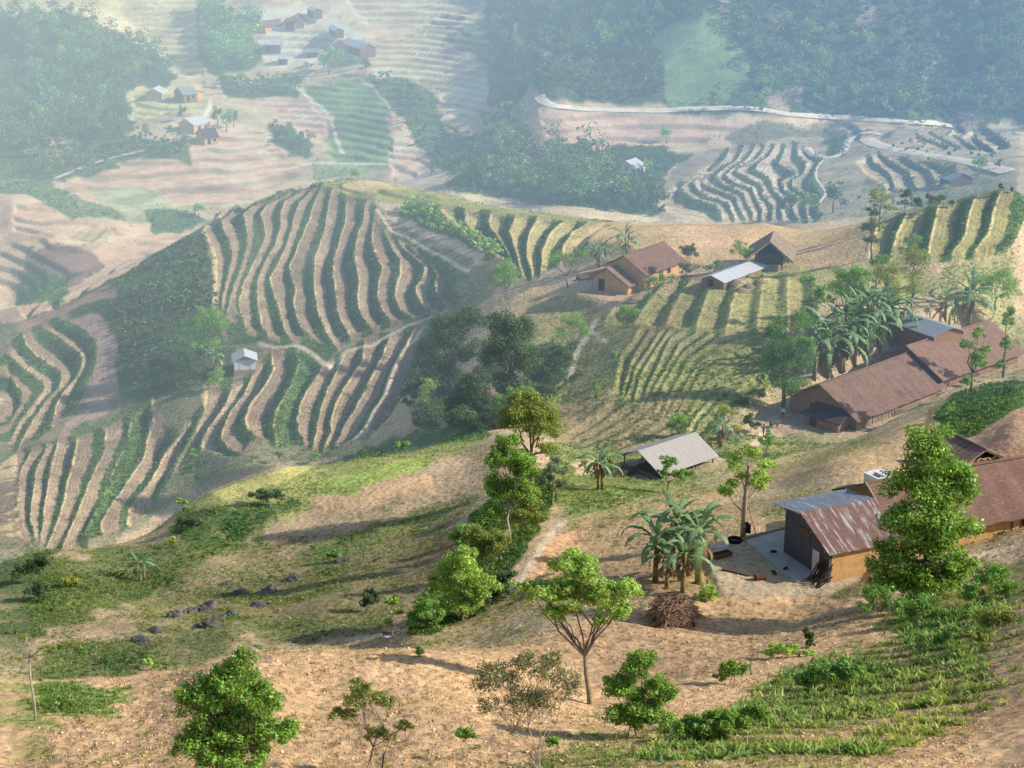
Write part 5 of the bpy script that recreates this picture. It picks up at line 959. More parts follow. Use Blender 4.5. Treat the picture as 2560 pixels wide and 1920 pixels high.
def banana(label, u, v, h, stems=1, spread=0, group=None, nl=9, dry=5, leafk=.5):
    """h: height in photo units from the ground to the tallest leaf"""
    p = spot(u, v); m = mpp(p); H = h*m/.93; r = tag(empty('banana_plant', p, 0), label, 'banana plant', group)
    for s in range(stems):
        ht = H*(.50 if s == 0 else random.uniform(.34, .5)); x, y = (0, 0) if s == 0 else (random.uniform(-1, 1)*spread*m, random.uniform(-.6, .6)*spread*m); lx, ly = random.uniform(-.1, .1)*ht, random.uniform(-.06, .06)*ht
        tw = MB(); tw.tube([(x, y, -.3), (x+lx*.3, y+ly*.3, ht*.4), (x+lx, y+ly, ht)], [H*.034, H*.027, H*.013], 8).build('trunk', MT['bstem'], r, True)
        V, F, T = [], [], []; a0 = random.uniform(0, 6.28)
        for k in range(nl): f = k/(nl-1); banana_leaf(V, F, T, (x+lx, y+ly, ht*(.9+.1*f)), a0+k*2.4+random.uniform(-.3, .3), 1.42-1.05*(1-f)+random.uniform(-.12, .12)-.1, H*leafk*.98*random.uniform(.72, 1.15)*(1 if k < nl-1 else .8), H*.076*(1 if k < nl-1 else .6), 2.5-1.3*f+random.uniform(-.5, .5), random.uniform(.72, 1.2))
        link('crown', mesh_np('crown', V, F, np.array(T)), LF['banana'], r)
        if dry:
            V, F, T = [], [], []
            for k in range(dry): banana_leaf(V, F, T, (x+lx*.8, y+ly*.8, ht*random.uniform(.6, .9)), random.uniform(0, 6.28), .1, H*.27, H*.045, 3.4, 1.0)
            link('dry_leaves', mesh_np('dry_leaves', V, F), MT['dryleaf'], r)
    return r

# --- foreground
tree('broad bright green tree standing alone at the bottom left of the bare field', 512, 1712, [(520,1490,62,48),(455,1520,62,52),(575,1520,48,42),(500,1575,98,52),(440,1600,62,36),(590,1590,62,34),(535,1448,34,26),(620,1588,36,16),(520,1625,90,24)], 'rich', 11500, .23, .09, per=15, stems=3, fork=.3, asp=.42)
tree('small yellowish tree with sparse crown right of the broad bright tree', 793, 1672, [(795,1515,52,26),(750,1545,36,22),(835,1520,30,22),(780,1490,32,14),(820,1590,40,16),(870,1575,30,14)], 'olive', 1900, .19, .05, per=9, stems=2, fork=.35, asp=.35)
tree('open russet-leaved tree with many thin stems at the bottom centre', 1150, 1688, [(1150,1470,72,34),(1075,1480,52,36),(1220,1490,42,36),(1190,1435,36,18),(1140,1530,80,26),(1060,1530,34,22)], 'russet', 3000, .17, .05, per=13, stems=6, fork=.42, bark='barkpale', asp=.4, limbs=16)
tree('umbrella-shaped bright green tree with slim forked trunk in the middle foreground', 1275, 1521, [(1240,1250,72,34),(1160,1282,60,24),(1320,1290,62,30),(1250,1300,84,36),(1200,1335,42,24),(1330,1330,44,18),(1290,1350,22,16),(1110,1270,16,8)], 'bright', 6800, .30, .11, per=14, fork=.40, asp=.42, up=.7, flat=.6, limbs=14)
tree('dense dark green young tree right of the umbrella tree', 1372, 1592, [(1375,1440,46,36),(1345,1485,52,36),(1420,1490,46,36),(1380,1525,78,32),(1365,1560,52,22)], 'rich', 5200, .24, .06, per=12, stems=2, fork=.25, asp=.45)
tree('thin almost bare sapling at the left edge of the bare field', 75, 1556, [(40,1430,22,6),(118,1398,12,5),(105,1418,16,5),(55,1458,22,5),(74,1380,6,8)], 'yellow', 60, .2, .05, name='sapling', per=5, fork=.75, bark='barkpale', limbs=12)
tree('small papaya-like sapling by the stone water step', 849, 1372, [(852,1305,24,16),(838,1345,12,12),(862,1320,20,8)], 'bright', 380, .34, .05, name='sapling', per=7, fork=.65, bark='barkpale')
tree('tall full leafy tree in front of the farmhouse at the right edge', 1992, 1300, [(1985,1000,62,60),(1965,1060,74,56),(2040,1075,58,70),(1990,1120,102,58),(1925,1205,56,52),(2030,1170,64,44),(2055,1235,52,50),(1905,1250,38,34),(1960,1270,66,34),(2000,1250,80,36),(1990,1190,60,40)], 'rich', 12500, .42, .16, per=16, fork=.3, asp=.5, limbs=16, up=.5)
for u, v, e, lf, n, s, lb in [(1582,1478,[(1582,1448,32,26),(1560,1460,22,14),(1605,1440,16,14)],'rich',900,.22,'feathery young bush in the middle of the ploughed slope'),
 (1745,1397,[(1745,1372,12,22),(1748,1388,16,12)],'dark',520,.20,'dark upright bush standing alone on the ploughed slope'),
 (1528,1296,[(1525,1272,24,20),(1538,1285,22,16),(1510,1288,18,12)],'bright',1100,.20,'bright low bush at the foot of the near banana clump'),
 (1500,1600,[(1490,1570,56,24),(1560,1555,60,26),(1620,1545,46,22),(1530,1585,50,16)],'rich',3600,.26,'spreading dark leafy thicket in the lower right foreground'),
 (1700,1420,[(1690,1402,40,12),(1660,1410,26,10),(1740,1408,24,10)],'bright',1000,.2,'low bright weedy patch under the dark upright bush'),
 (1790,1490,[(1780,1455,52,24),(1830,1440,40,22),(1740,1475,36,18)],'mid',2400,.22,'loose light green thicket on the edge of the weedy slope'),
 (2040,1395,[(2045,1365,26,22),(2030,1380,24,14)],'mid',900,.22,'rounded bush below the leafy farmhouse tree'),
 (1900,1330,[(1890,1290,40,26),(1930,1305,34,22),(1870,1310,26,18)],'mid',1500,.22,'mid green shrub left of the leafy farmhouse tree'),
 (2140,1300,[(2140,1255,44,40),(2100,1280,36,28),(2175,1275,30,34)],'mid',2400,.24,'tangled shrub at the right edge under the ochre wall'),
 (2150,1390,[(2160,1345,50,28),(2110,1370,40,20)],'olive',1700,.22,'olive scrub bush at the right edge of the weedy slope'),
 (1990,1345,[(1995,1310,48,26),(1955,1330,34,18),(2040,1325,30,20)],'mid',1700,.22,'scrubby growth at the foot of the leafy farmhouse tree'),
 (905,1418,[(905,1411,18,9)],'bright',300,.22,'small bright bush on the crest of the bare field'),
 (325,1447,[(323,1432,14,12),(340,1442,10,6)],'bright',260,.25,'tiny bright bush behind the field crest on the left'),
 (2120,1160,[(2150,1155,28,18),(2110,1165,26,12)],'dark',700,.22,'dark scrub against the ochre farmhouse wall'),
 (1180,1650,[(1010,1590,30,12),(1200,1600,26,12)],'mid',500,.2,'low weeds under the russet-leaved tree')]:
    tree(lb, u, v, e, lf, n, s, .03, name='bush', cat='bush', per=9, stems=3, fork=.3, group='bushes on the near slope')
def dead(label, u, v, h, n=7, lean=.1):
    p = spot(u, v); m = mpp(p); H = h*m/.93; r = tag(empty('dead_sapling', p), label, 'dead sapling'); mb = MB(); t = Vector((lean*H*random.choice((-1, 1)), 0, H)); limb(mb, (0, 0, -.3), t, H*.022, H*.006, .1)
    for k in range(n): s = random.uniform(.3, .95); a = Vector((0, 0, 0)).lerp(t, s); limb(mb, a, a+Vector((random.gauss(0, .22), random.gauss(0, .15), random.uniform(.1, .35)))*H, H*.008, H*.003, .15, 4)
    mb.build('trunk', MT['bark'], r, True)
dead('leafless crooked sapling between the ploughed slope and the dark upright bush', 1625, 1458, 78); dead('leafless grey sapling in front of the leafy farmhouse tree', 1912, 1370, 80, 9); dead('bare pale stems below the leafy farmhouse tree', 2018, 1300, 90, 10, .05)
# papaya
pp = spot(1605, 1163); _m = mpp(pp); pt = tag(empty('papaya_tree', pp), 'tall papaya tree with pale bare trunk and dark clothes hung on it', 'papaya tree'); mb = MB(); mb.tube([(0, 0, -.3), (0, 0, 2.6), (.06, 0, 4.4), (.16, 0, 6.6)], [.27, .22, .16, .09], 9)
_tips = [(-38,1068,80),(-30,1040,90),(-24,1010,95),(36,1058,85),(28,1024,95),(44,1040,70),(-14,990,120),(18,985,120),(34,998,120),(-28,1000,110),(6,978,120),(-44,1062,70),(20,1046,95),(46,1000,110),(-8,1030,100)]; _cl = []
for du, v_, st in _tips: t_ = Vector((du*_m, random.uniform(-.9, .9), (1163-v_)*_m/.92)); s_ = Vector((.04, 0, max(1.6, t_.z-random.uniform(1.2, 2.4)))); mb.tube([s_, s_.lerp(t_, .5)+Vector((0, 0, -.15)), t_], [.045, .035, .02], 5); _cl.append(tuple(t_))
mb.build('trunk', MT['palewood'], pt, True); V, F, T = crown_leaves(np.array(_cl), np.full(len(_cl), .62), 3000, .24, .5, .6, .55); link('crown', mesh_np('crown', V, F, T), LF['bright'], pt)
cl_ = MB().box((0, 0, 0), (.34, .10, .9)); cl_.box((.22, .02, -.1), (.2, .09, .8)); cl_.box((-.08, .01, .47), (.3, .2, .12)); tag(cl_.build('hung_clothes', MT['cdark'], None, loc=(pp.x+.26, pp.y-.16, pp.z+1.0)), 'dark clothes hung on the papaya trunk', 'clothes')
tag(MB().tube([(-.2, 0, 3.6), (.9, 0, -.2)], .05, 6).build('pole', MT['palewood'], None, loc=(pp.x+.3, pp.y+.1, pp.z)), 'pale pole leaning against the papaya trunk', 'pole')
# --- near banana clump and other bananas
G = 'plants of the near banana clump'
for u, v, h, lb in [(1416,1256,196,'leftmost banana plant of the clump beside the yard'),(1448,1236,225,'tallest banana plant, at the back of the clump beside the yard'),(1474,1282,176,'front banana plant of the clump, beside the bright low bush'),(1508,1262,230,'rightmost bright banana plant of the clump, next to the trough'),(1440,1272,150,'shortest banana plant of the clump, above the brush heap'),(1488,1240,205,'banana plant at the back right of the clump beside the yard')]: banana(lb, u, v, h, 1, 0, G, 12, 9)
banana('banana plant with brown stem standing alone left of the open corrugated shed', 1293, 1058, 122, 2, 12, None, 9, 6)
banana('banana plant with drooping leaves behind the people in orange and red', 1553, 958, 82, 2, 14)
banana('banana plant in the shaded gully of the left foreground', 303, 1256, 82, 3, 22, None, 9, 6)
banana('left banana palm behind the plain brown-roofed farmhouse', 1296, 578, 78, 2, 10); banana('right taller banana palm behind the plain brown-roofed farmhouse', 1354, 558, 92, 2, 14)
banana('grey-green banana plant above the dark trees of the gully', 1093, 690, 58, 1, 4); banana('banana plant with yellowed leaves beside the white hut', 466, 806, 74, 2, 10)
G = 'banana grove behind the long house'
for u, v, h, lb in [(1758,818,150,'leftmost banana plant of the grove, next to the bamboo'),(1786,812,165,'banana plant second from the bamboo in the grove'),(1815,800,170,'banana plant with hanging leaves in the left half of the grove'),(1845,786,160,'banana plant in the middle of the grove, over the lower roof'),(1872,770,160,'banana plant right of the middle of the grove'),(1900,757,150,'banana plant left of the dull sheet roof'),(1928,744,165,'tall banana plant with upright leaves beside the dull sheet roof'),(1952,734,120,'short banana plant in front of the dull sheet roof'),(1808,775,150,'banana plant at the back of the grove'),(1882,742,170,'banana plant at the back of the grove near the round trees'),(1772,790,140,'banana plant behind the leftmost one in the grove'),(1830,760,150,'banana plant at the back of the grove, left of the round trees'),(1857,752,160,'banana plant at the back of the grove, below the round crowns'),(1940,755,110,'low banana plant right against the lower roof ridge'),(1915,728,150,'banana plant behind the one with upright leaves')]: banana(lb, u, v, h, 2 if h > 155 else 1, 12, G, 9, 5)
banana('big banana plant with arching leaves above the upper roof', 2092, 705, 140, 2, 16, None, 9, 5, .62); banana('smaller banana plant left of the big arching one', 2042, 690, 90, 1, 5)
# --- ravine trees
tree('round olive-green tree topping the ravine', 1147, 1062, [(1150,905,66,58),(1110,915,40,40),(1185,920,34,44),(1135,870,40,26),(1120,990,40,26),(1185,975,30,22)], 'olive', 8500, .30, .20, per=16, fork=.45, limbs=12)
tree('tall bright green tree with straight pale trunk in the ravine', 1101, 1172, [(1100,960,34,26),(1085,1000,42,34),(1130,1010,38,44),(1095,1060,54,36),(1060,1105,28,24),(1140,1075,28,34)], 'rich', 7500, .30, .13, per=14, fork=.4, bark='barkpale', limbs=12)
tree('small grey-green tree right of the bright ravine tree', 1195, 1090, [(1195,1010,30,32),(1180,1040,20,22),(1210,1045,18,20)], 'grey', 1600, .26, .08, per=10, fork=.4, bark='barkpale')
tree('broad light green tree at the lower end of the ravine', 1000, 1340, [(1000,1235,54,40),(960,1270,42,34),(1040,1265,44,36),(985,1300,60,26),(1010,1205,30,18)], 'bright', 6500, .28, .13, per=15, fork=.35, limbs=10)
tree('rounded bush-like tree lowest in the ravine', 918, 1362, [(920,1315,34,26),(900,1335,28,22),(945,1335,26,20)], 'mid', 2400, .26, .07, per=10, fork=.3)
for u, v, e, lf, n, lb in [(1050,1240,[(1050,1190,46,34),(1085,1170,34,30),(1030,1160,30,24)],'olive',3000,'olive thicket in the middle of the ravine'),(1130,1160,[(1130,1110,34,34),(1150,1080,24,28),(1165,1120,24,20)],'olive',2400,'leafy thicket right of the pale ravine trunk'),(1080,1300,[(1080,1265,34,30),(1060,1290,40,24),(1100,1240,22,24)],'dark',2200,'dark shaded thicket on the right bank of the ravine'),(1030,1330,[(1030,1310,40,22),(990,1335,40,16)],'dark',1600,'dark undergrowth beneath the broad light green tree'),(1000,1170,[(1005,1150,24,24),(985,1165,20,18)],'mid',1100,'small bush on the left lip of the ravine')]:
    tree(lb, u, v, e, lf, n, .26, .05, name='thicket', cat='thicket', per=10, stems=3, fork=.3, group='thickets in the ravine')
# --- dark trees of the upper gully
tree('large dark tree at the left of the gully clump', 968, 880, [(975,715,46,46),(940,760,46,44),(1005,760,34,44),(960,810,54,34),(1030,700,28,30),(935,800,44,44),(985,850,56,34),(1010,690,34,26)], 'dark', 15000, .36, .22, per=18, fork=.4, dens=2.1)
tree('large dark tree at the right of the gully clump', 1102, 890, [(1105,735,46,50),(1080,700,34,28),(1130,780,30,44),(1095,820,36,28),(1070,770,30,40),(1110,855,44,34),(1125,715,34,34)], 'dark', 14000, .36, .2, per=18, fork=.4, dens=2.1)
tree('sunlit bright tree in front of the dark gully clump', 930, 918, [(928,830,26,26),(915,860,26,22),(955,872,32,18),(935,890,30,16)], 'bright', 2600, .32, .12, per=11, fork=.35)
tree('thin dark tree with visible trunk, leftmost of the gully clump', 897, 920, [(893,850,26,22),(885,870,18,18),(900,835,18,16)], 'dark', 1400, .32, .12, per=9, fork=.5)
tree('dark dense tree low in the middle of the gully clump', 1025, 922, [(1020,840,38,34),(1000,880,40,28),(1050,880,34,26)], 'dark', 5200, .34, .15, per=12, fork=.4, dens=2)
tree('bottle-green bushy tree at the right foot of the gully clump', 1095, 912, [(1095,870,36,28),(1130,855,32,26),(1070,890,26,18)], 'mid', 2600, .32, .12, per=10, fork=.35)
for u, v, el, lb in [(960,935,[(950,905,44,30),(920,900,34,26)],'dark thicket under the left dark tree of the gully clump'),(1000,940,[(1000,905,40,28),(1035,915,34,22)],'dark thicket in the middle of the gully clump'),(1075,925,[(1070,900,40,26),(1110,895,34,24)],'dark thicket under the right dark tree of the gully clump'),(1150,890,[(1150,860,34,26),(1180,850,26,18)],'dark thicket at the right end of the gully clump'),(1060,850,[(1050,810,36,40),(1060,770,30,36)],'dark leafy tree filling the middle of the gully clump'),(1190,840,[(1190,800,40,34),(1215,775,30,30),(1165,810,26,26)],'shady thicket on the slope right of the gully clump')]: tree(lb, u, v, el, 'dark', 4200, .34, .08, name='thicket', cat='thicket', dens=2, per=12, stems=2, fork=.3, group='thickets of the gully clump')
for u, v, e, lf, n, lb in [(1092,645,[(1090,585,34,34),(1075,610,26,20),(1110,605,22,22)],'mid',2200,'dark round tree where the terraces meet the gully'),(1238,765,[(1235,705,36,26),(1215,725,24,16),(1260,720,20,16)],'mid',1700,'spreading tree on the bare slope below the mud yard'),(1356,710,[(1356,676,26,24),(1340,690,18,14)],'rich',1300,'compact dark bush-tree on the terrace edge'),(1226,622,[(1215,560,32,26),(1250,550,22,22),(1190,570,18,20)],'mid',1500,'light airy tree left of the woodpile'),(1483,602,[(1484,546,23,25),(1480,578,20,16)],'dark',1500,'dark tidy tree at the right end of the plain brown-roofed farmhouse'),(1597,585,[(1594,535,22,22),(1610,550,18,16)],'mid',900,'light green tree between the farmhouse and the thatched barn'),(1545,590,[(1548,572,22,14),(1530,580,16,10)],'mid',600,'low bush above the long low tin shed'),(1415,640,[(1412,610,28,18),(1440,600,22,14),(1395,625,18,12)],'mid',1100,'bush under the ochre wall of the plain brown-roofed farmhouse'),(1288,880,[(1287,838,8,22),(1288,858,7,12)],'rich',420,'slim columnar sapling on the bare slope'),(1325,785,[(1325,766,12,12)],'mid',260,'small round bush among the striped slope rows'),(1470,945,[(1468,910,24,20),(1455,925,18,14)],'mid',1100,'leafy tree behind the open corrugated shed'),(1563,950,[(1560,886,26,12),(1580,895,16,10),(1545,900,14,10),(1590,925,18,14)],'yellow',900,'yellow-green papaya tree beside the people in orange and red'),(1655,985,[(1652,955,20,18),(1660,935,12,14)],'mid',700,'small tree in front of the person in navy'),(1620,935,[(1618,905,22,18),(1630,920,20,14)],'dark',1000,'dark bush tree left of the calf'),(1440,1065,[(1442,1000,24,18),(1430,1020,18,14),(1470,1028,30,14)],'mid',1500,'feathery tree growing in front of the corrugated roof'),(1275,1020,[(1262,1005,14,12),(1310,1000,16,14)],'olive',500,'scrubby bush behind the lone banana plant'),(1690,880,[(1690,780,46,56),(1665,720,24,34),(1720,700,26,46),(1700,830,44,34),(1655,790,22,40),(1735,760,20,50)],'bamboo',9000,'big drooping bamboo left of the banana grove'),(1640,880,[(1640,850,30,16),(1610,870,26,12)],'dark',1100,'dark bush at the foot of the bamboo'),(1828,715,[(1832,600,40,32),(1812,625,34,34),(1850,632,28,30),(1790,650,14,14)],'mid',4200,'pair of rounded crowns rising above the banana grove'),(1748,690,[(1745,608,21,18),(1768,640,19,28)],'mid',1500,'small rounded tree left of the round crowns'),(1905,700,[(1905,600,36,40),(1930,640,26,40),(1885,590,20,30)],'olive',1900,'airy tall bush behind the banana grove'),(1968,690,[(1965,565,28,46),(1970,620,22,40)],'olive',1500,'feathery tall tree right of the airy bush'),(2097,850,[(2100,720,18,20),(2080,745,22,16),(2105,780,22,30),(2085,820,22,16),(2120,755,18,14)],'mid',2600,'light tree standing in front of the upper roof'),(2166,815,[(2166,690,15,32),(2164,740,15,26),(2160,790,14,18)],'mid',1900,'slim columnar tree at the right edge beyond the upper roof'),(2150,670,[(2150,600,42,32),(2120,625,28,26),(2180,630,26,26)],'mid',2200,'wide light green tree at the right edge above the bananas'),(1882,560,[(1880,460,20,20),(1878,490,26,18),(1880,520,22,16)],'dark',1700,'dark conifer-like tree on the ridge'),(1898,500,[(1898,430,28,26),(1882,415,16,14),(1915,450,20,18)],'olive',1300,'pale airy tree behind the dark conifer-like tree'),(1952,470,[(1952,420,16,16),(1955,440,14,8)],'dark',700,'single dark-crowned tree on the right ridge'),(2045,432,[(2048,405,20,14)],'yellow',260,'tiny yellowish tree far right on the ridge'),(1975,575,[(1972,525,26,18),(1955,545,22,16),(1990,550,18,14)],'mid',1000,'light bush at the foot of the right terraces'),(1905,590,[(1905,560,24,18),(1885,570,18,12)],'mid',900,'bush row under the conifer-like tree'),(1700,580,[(1690,560,20,12)],'mid',360,'low bush right of the thatched barn'),(2040,905,[(2040,880,26,16)],'mid',600,'bush at the corner of the dark bush patch')]:
    tree(lb, u, v, e, lf, n, .30 if v < 720 else .27, None, per=11, fork=.35, group=None)
# --- by the white hut, on the middle spur and in the left gully
tree('large light green tree left of the white hut', 446, 790, [(455,690,42,34),(420,715,36,30),(480,700,30,34),(440,745,44,26)], 'mid', 4600, .38, .2, per=14, fork=.3)
tree('dark tree below the large light green one, left of the white hut', 385, 830, [(385,770,46,34),(350,790,34,24),(415,790,36,26),(370,810,50,16)], 'dark', 5200, .38, .15, per=13, fork=.3, dens=1.9)
tree('bright small tree at the foot of the white hut', 474, 838, [(474,810,26,20),(460,825,18,12)], 'bright', 1300, .32, .08, per=9, fork=.3)
tree('lone tree with layered crown on the middle spur', 426, 1064, [(425,985,18,16),(432,1005,26,14),(405,1018,20,10),(438,1030,18,10)], 'mid', 1500, .30, .11, per=8, fork=.45, bark='barkpale', up=.7, flat=.5)
tree('dry greyish shrub on the crest of the middle spur', 606, 1003, [(605,983,16,12)], 'russet', 220, .26, .06, per=6, fork=.3, name='bush', cat='bush')
for u, v, e, lf, n, lb in [(395,1105,[(392,1085,18,10),(405,1098,14,8)],'bright',500,'bright bush on the left tip of the middle spur'),(150,1268,[(150,1248,26,12),(170,1255,16,8)],'yellow',500,'yellowish bush in the left gully'),(372,1190,[(372,1170,16,10)],'yellow',240,'pale small shrub beside the gully banana'),(60,1255,[(60,1225,40,26),(95,1215,26,22)],'dark',1300,'dark bush at the far left edge of the gully'),(90,1300,[(80,1280,40,24)],'dark',900,'second dark bush lower on the left edge of the gully'),(420,1140,[(415,1125,36,18)],'dark',900,'dark bush under the tip of the middle spur'),(560,1090,[(565,1072,30,14),(600,1068,24,12)],'dark',900,'dark bush bank on the side of the middle spur'),(680,995,[(680,985,18,10)],'mid',350,'low bush on the crest of the middle spur'),(800,985,[(800,970,22,12),(830,965,18,10)],'olive',500,'olive bushes where the middle spur meets the gully'),(860,985,[(870,965,24,14)],'mid',500,'green bush further right along the middle spur crest'),(790,1320,[(800,1290,22,18),(785,1305,20,12)],'dark',800,'dark bush on the reddish slope left of the sapling'),(720,1212,[(725,1200,22,10)],'mid',350,'low bush beside the lone dark stone'),(640,1400,[(560,1405,20,5)],'mid',120,'thin tuft on the field crest')]:
    tree(lb, u, v, e, lf, n, .30, .05, name='bush', cat='bush', per=8, stems=2, fork=.3, group='bushes of the valley side')

# --- far woods
def far_template(leaf, n, w, h, size, trunkh=.06):
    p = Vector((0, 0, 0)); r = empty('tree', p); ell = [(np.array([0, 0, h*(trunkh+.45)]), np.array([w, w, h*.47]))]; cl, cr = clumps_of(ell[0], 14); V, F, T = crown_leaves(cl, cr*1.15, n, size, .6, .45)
    mb = MB(); limb(mb, (0, 0, -.5), (0, 0, h*.6), h*.03, h*.015, .05, 5); mb.build('trunk', MT['bark'], r, True); link('crown', mesh_np('crown', V, F, T), LF[leaf], r); return r
def sites(mask, n, y0=0):
    ii, jj = np.nonzero(mask > .5); 
    if len(ii) == 0: return np.zeros((0, 3))
    w = YY[ii, jj]**1.0; k = rng.choice(len(ii), n, p=w/w.sum()); i, j = ii[k], jj[k]; x = XX[i, j]+rng.uniform(-.3, .3, n); y = YY[i, j]+rng.uniform(-.6, .6, n); ok = np.ones(n, bool)
    for hx, hy, hr in HOUSES: ok &= (np.hypot(x-hx, y-hy) > hr+2.5) & ~((np.abs(x-hx*y/hy) < hr) & (y < hy) & (y > hy-16))
    x, y = x[ok], y[ok]; return np.stack([x, y, gz_arr(x, y)], -1)
def woodland(name, mask, n, hr=(3.5, 7.5), leaves=46, size=.95, mat='far', patch=True):
    S = sites(mask, n); V, F, T = [], [], []; o = 0
    for x, y, z in S:
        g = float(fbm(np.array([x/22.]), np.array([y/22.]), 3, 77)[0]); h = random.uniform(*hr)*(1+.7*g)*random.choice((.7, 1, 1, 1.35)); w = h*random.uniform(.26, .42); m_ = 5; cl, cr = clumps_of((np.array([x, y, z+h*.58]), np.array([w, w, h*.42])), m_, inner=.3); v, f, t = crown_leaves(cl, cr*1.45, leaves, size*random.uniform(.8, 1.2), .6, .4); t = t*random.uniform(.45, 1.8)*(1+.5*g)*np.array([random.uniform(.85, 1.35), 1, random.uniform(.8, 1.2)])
        V.append(v); F.append(f+o); T.append(t); o += len(v)
    return tag(link(name, mesh_np(name, np.concatenate(V), np.concatenate(F), np.concatenate(T)), LF[mat]), kind='stuff')
mL = R([(-60,25),(60,40),(170,45),(240,85),(300,115),(372,160),(365,178),(290,190),(270,230),(285,290),(180,325),(120,345),(60,345),(-60,325)]); woodland('woodland_left', mL, 600, (5, 12), 105, .95)
mH = R([(430,25),(500,20),(518,60),(555,92),(570,130),(530,145),(462,160),(436,130),(430,60)]); woodland('bamboo_wood', mH, 190, (6, 13), 110, .95, 'bamboo')
mR = R([(1065,-80),(2300,-80),(2300,255),(2050,258),(1800,250),(1500,228),(1190,208),(1150,180),(1115,215),(1070,250),(1060,150)])*(1-R([(1410,90),(1440,50),(1560,40),(1610,120),(1630,210),(1560,225),(1440,225),(1430,150)]))
woodland('woodland_right', mR*(fbm(XX/16., YY/16., 3, 55) > -.22), 1750, (3.0, 9.5), 72, .82)
mG = R([(985,405),(1060,345),(1130,335),(1300,325),(1330,380),(1400,400),(1440,430),(1430,470),(1250,445),(1100,425)])+R([(1060,220),(1110,225),(1130,260),(1150,330),(1060,340),(1040,300)]); woodland('woodland_gully', mG, 520, (3.5, 9), 80, .8)
mB = R([(300,290),(415,305),(410,345),(300,335),(200,370),(120,375),(70,385),(60,350),(180,335)]); woodland('woodland_bank', mB, 170, (2.5, 6), 40, .8)
mS = R([(480,168),(648,175),(640,212),(560,212),(485,198)])+R([(585,275),(640,280),(675,325),(655,340),(605,315)]); woodland('woodland_hedge', mS, 120, (2.5, 5), 40, .75)
mE = R([(790,160),(850,170),(900,190),(940,240),(900,250),(840,200)])+R([(930,330),(960,280),(1040,290),(1050,330),(970,385)])+R([(860,225),(900,235),(930,320),(900,300)]); woodland('woodland_slope', mE, 210, (2, 5), 36, .8)
mT = R([(250,610),(340,560),(440,500),(455,560),(470,640),(470,700),(420,830),(330,860),(270,830),(240,700)]); woodland('scrub_slope', mT*(fbm(XX/6., YY/6., 3, 56) > -.1), 900, (.7, 1.9), 22, .42, 'dark')
mA = R([(868,438),(930,455),(1000,490),(1070,522),(1080,545),(1060,556),(1000,522),(920,492),(865,462)]); woodland('scrub_bank', mA, 150, (1.2, 2.6), 30, .5, 'mid')
mV = R([(1790,305),(1825,295),(1828,325),(1795,330)])+R([(1860,400),(2000,445),(2190,410),(2190,425),(2000,455),(1840,440)])+R([(1900,300),(2160,330),(2190,370),(2060,345),(1920,325)]); woodland('scrub_road', mV, 130, (1.5, 3.5), 34, .65)
# single far trees one can tell apart
TT_ = [far_template('far', 260, 2.4, 7.5, .8), far_template('mid', 260, 2.8, 7.0, .8), far_template('bamboo', 260, 2.6, 9.0, .8)]
for t in TT_: t['category'] = 'tree'; t['label'] = 'tree'; t['group'] = 'g'
_first = [True]*3
def far_tree(u, v, k, s, label, group):
    p = spot(u, v)
    if _first[k]:
        _first[k] = False; t = TT_[k]; t.location = p; t.scale = (s, s, s); t.rotation_euler[2] = random.uniform(0, 6); t['label'] = label; t['group'] = group; return t
    return copy_thing(TT_[k], p, random.uniform(0, 6), s, label, group)
for u, v, k, s, lb in [(712,160,2,1.6,'large round tree on the bank below the hamlet'),(700,150,1,1.1,'smaller tree leaning on the large round tree below the hamlet'),(735,150,2,1.0,'tree right of the large round tree below the hamlet'),(490,285,1,1.2,'bushy tree right of the pale-roofed house with posts'),(470,270,0,1.0,'dark tree behind the brown thatched house'),(505,275,0,.9,'rightmost tree of the trio near the brown thatched house'),(395,262,0,.8,'small tree left of the pale-roofed house with posts'),(625,310,0,1.0,'tree at the top of the bush island in the pink field'),(520,180,1,.8,'small tree at the end of the dark bamboo wood'),(480,190,0,.8,'tree at the left end of the hedge below the hamlet'),(790,160,0,1.0,'dark tree under the orange and white-roofed houses'),(775,150,1,.7,'pale tree under the orange and white-roofed houses'),(555,45,0,.8,'tree between the wide white-roofed house and the bamboo wood'),(1880,250,0,.9,'tree standing on the road line under the right hillside'),(1972,270,1,.7,'small tree by the pale road at the right'),(1440,310,1,.8,'pale tree at the edge of the pink clearing'),(1700,470,0,1.0,'tree at the bottom of the striped valley terraces'),(1740,470,1,1.0,'second tree at the bottom of the striped valley terraces'),(1800,460,0,1.2,'dark tree left of the ridge conifer, in the valley'),(2050,400,0,.9,'tree beside the grey-roofed valley house'),(2112,382,1,1.0,'olive tree right of the grey-roofed valley house'),(1320,380,0,.7,'small tree left of the isolated white-roofed house'),(1400,375,1,.7,'tree right of the isolated white-roofed house'),(1270,400,1,1.1,'pale tree in the dark gully wood'),(1340,440,1,1.1,'pale tree low in the dark gully wood'),(430,470,1,.8,'small tree on the far side of the spur crest, left'),(770,392,1,.45,'tiny bush on the very top of the spur')]:
    far_tree(u, v, k, s, lb, 'single trees across the valley')
gl = 'pale trees standing out of the right hillside wood'
mm = R([(1180,-10),(2190,-10),(2190,235),(1800,235),(1200,190)])*(1-R([(1400,30),(1640,30),(1640,230),(1420,230)]))
for x, y, z in sites(mm, 70):
    k = random.choice((0, 1)); c = copy_thing(TT_[k], Vector((x, y, z)), random.uniform(0, 6), random.uniform(.6, 1.15), 'pale rounded tree standing out of the bluish wood on the right hillside', gl)
gl = 'tall feathery trees of the left wood'
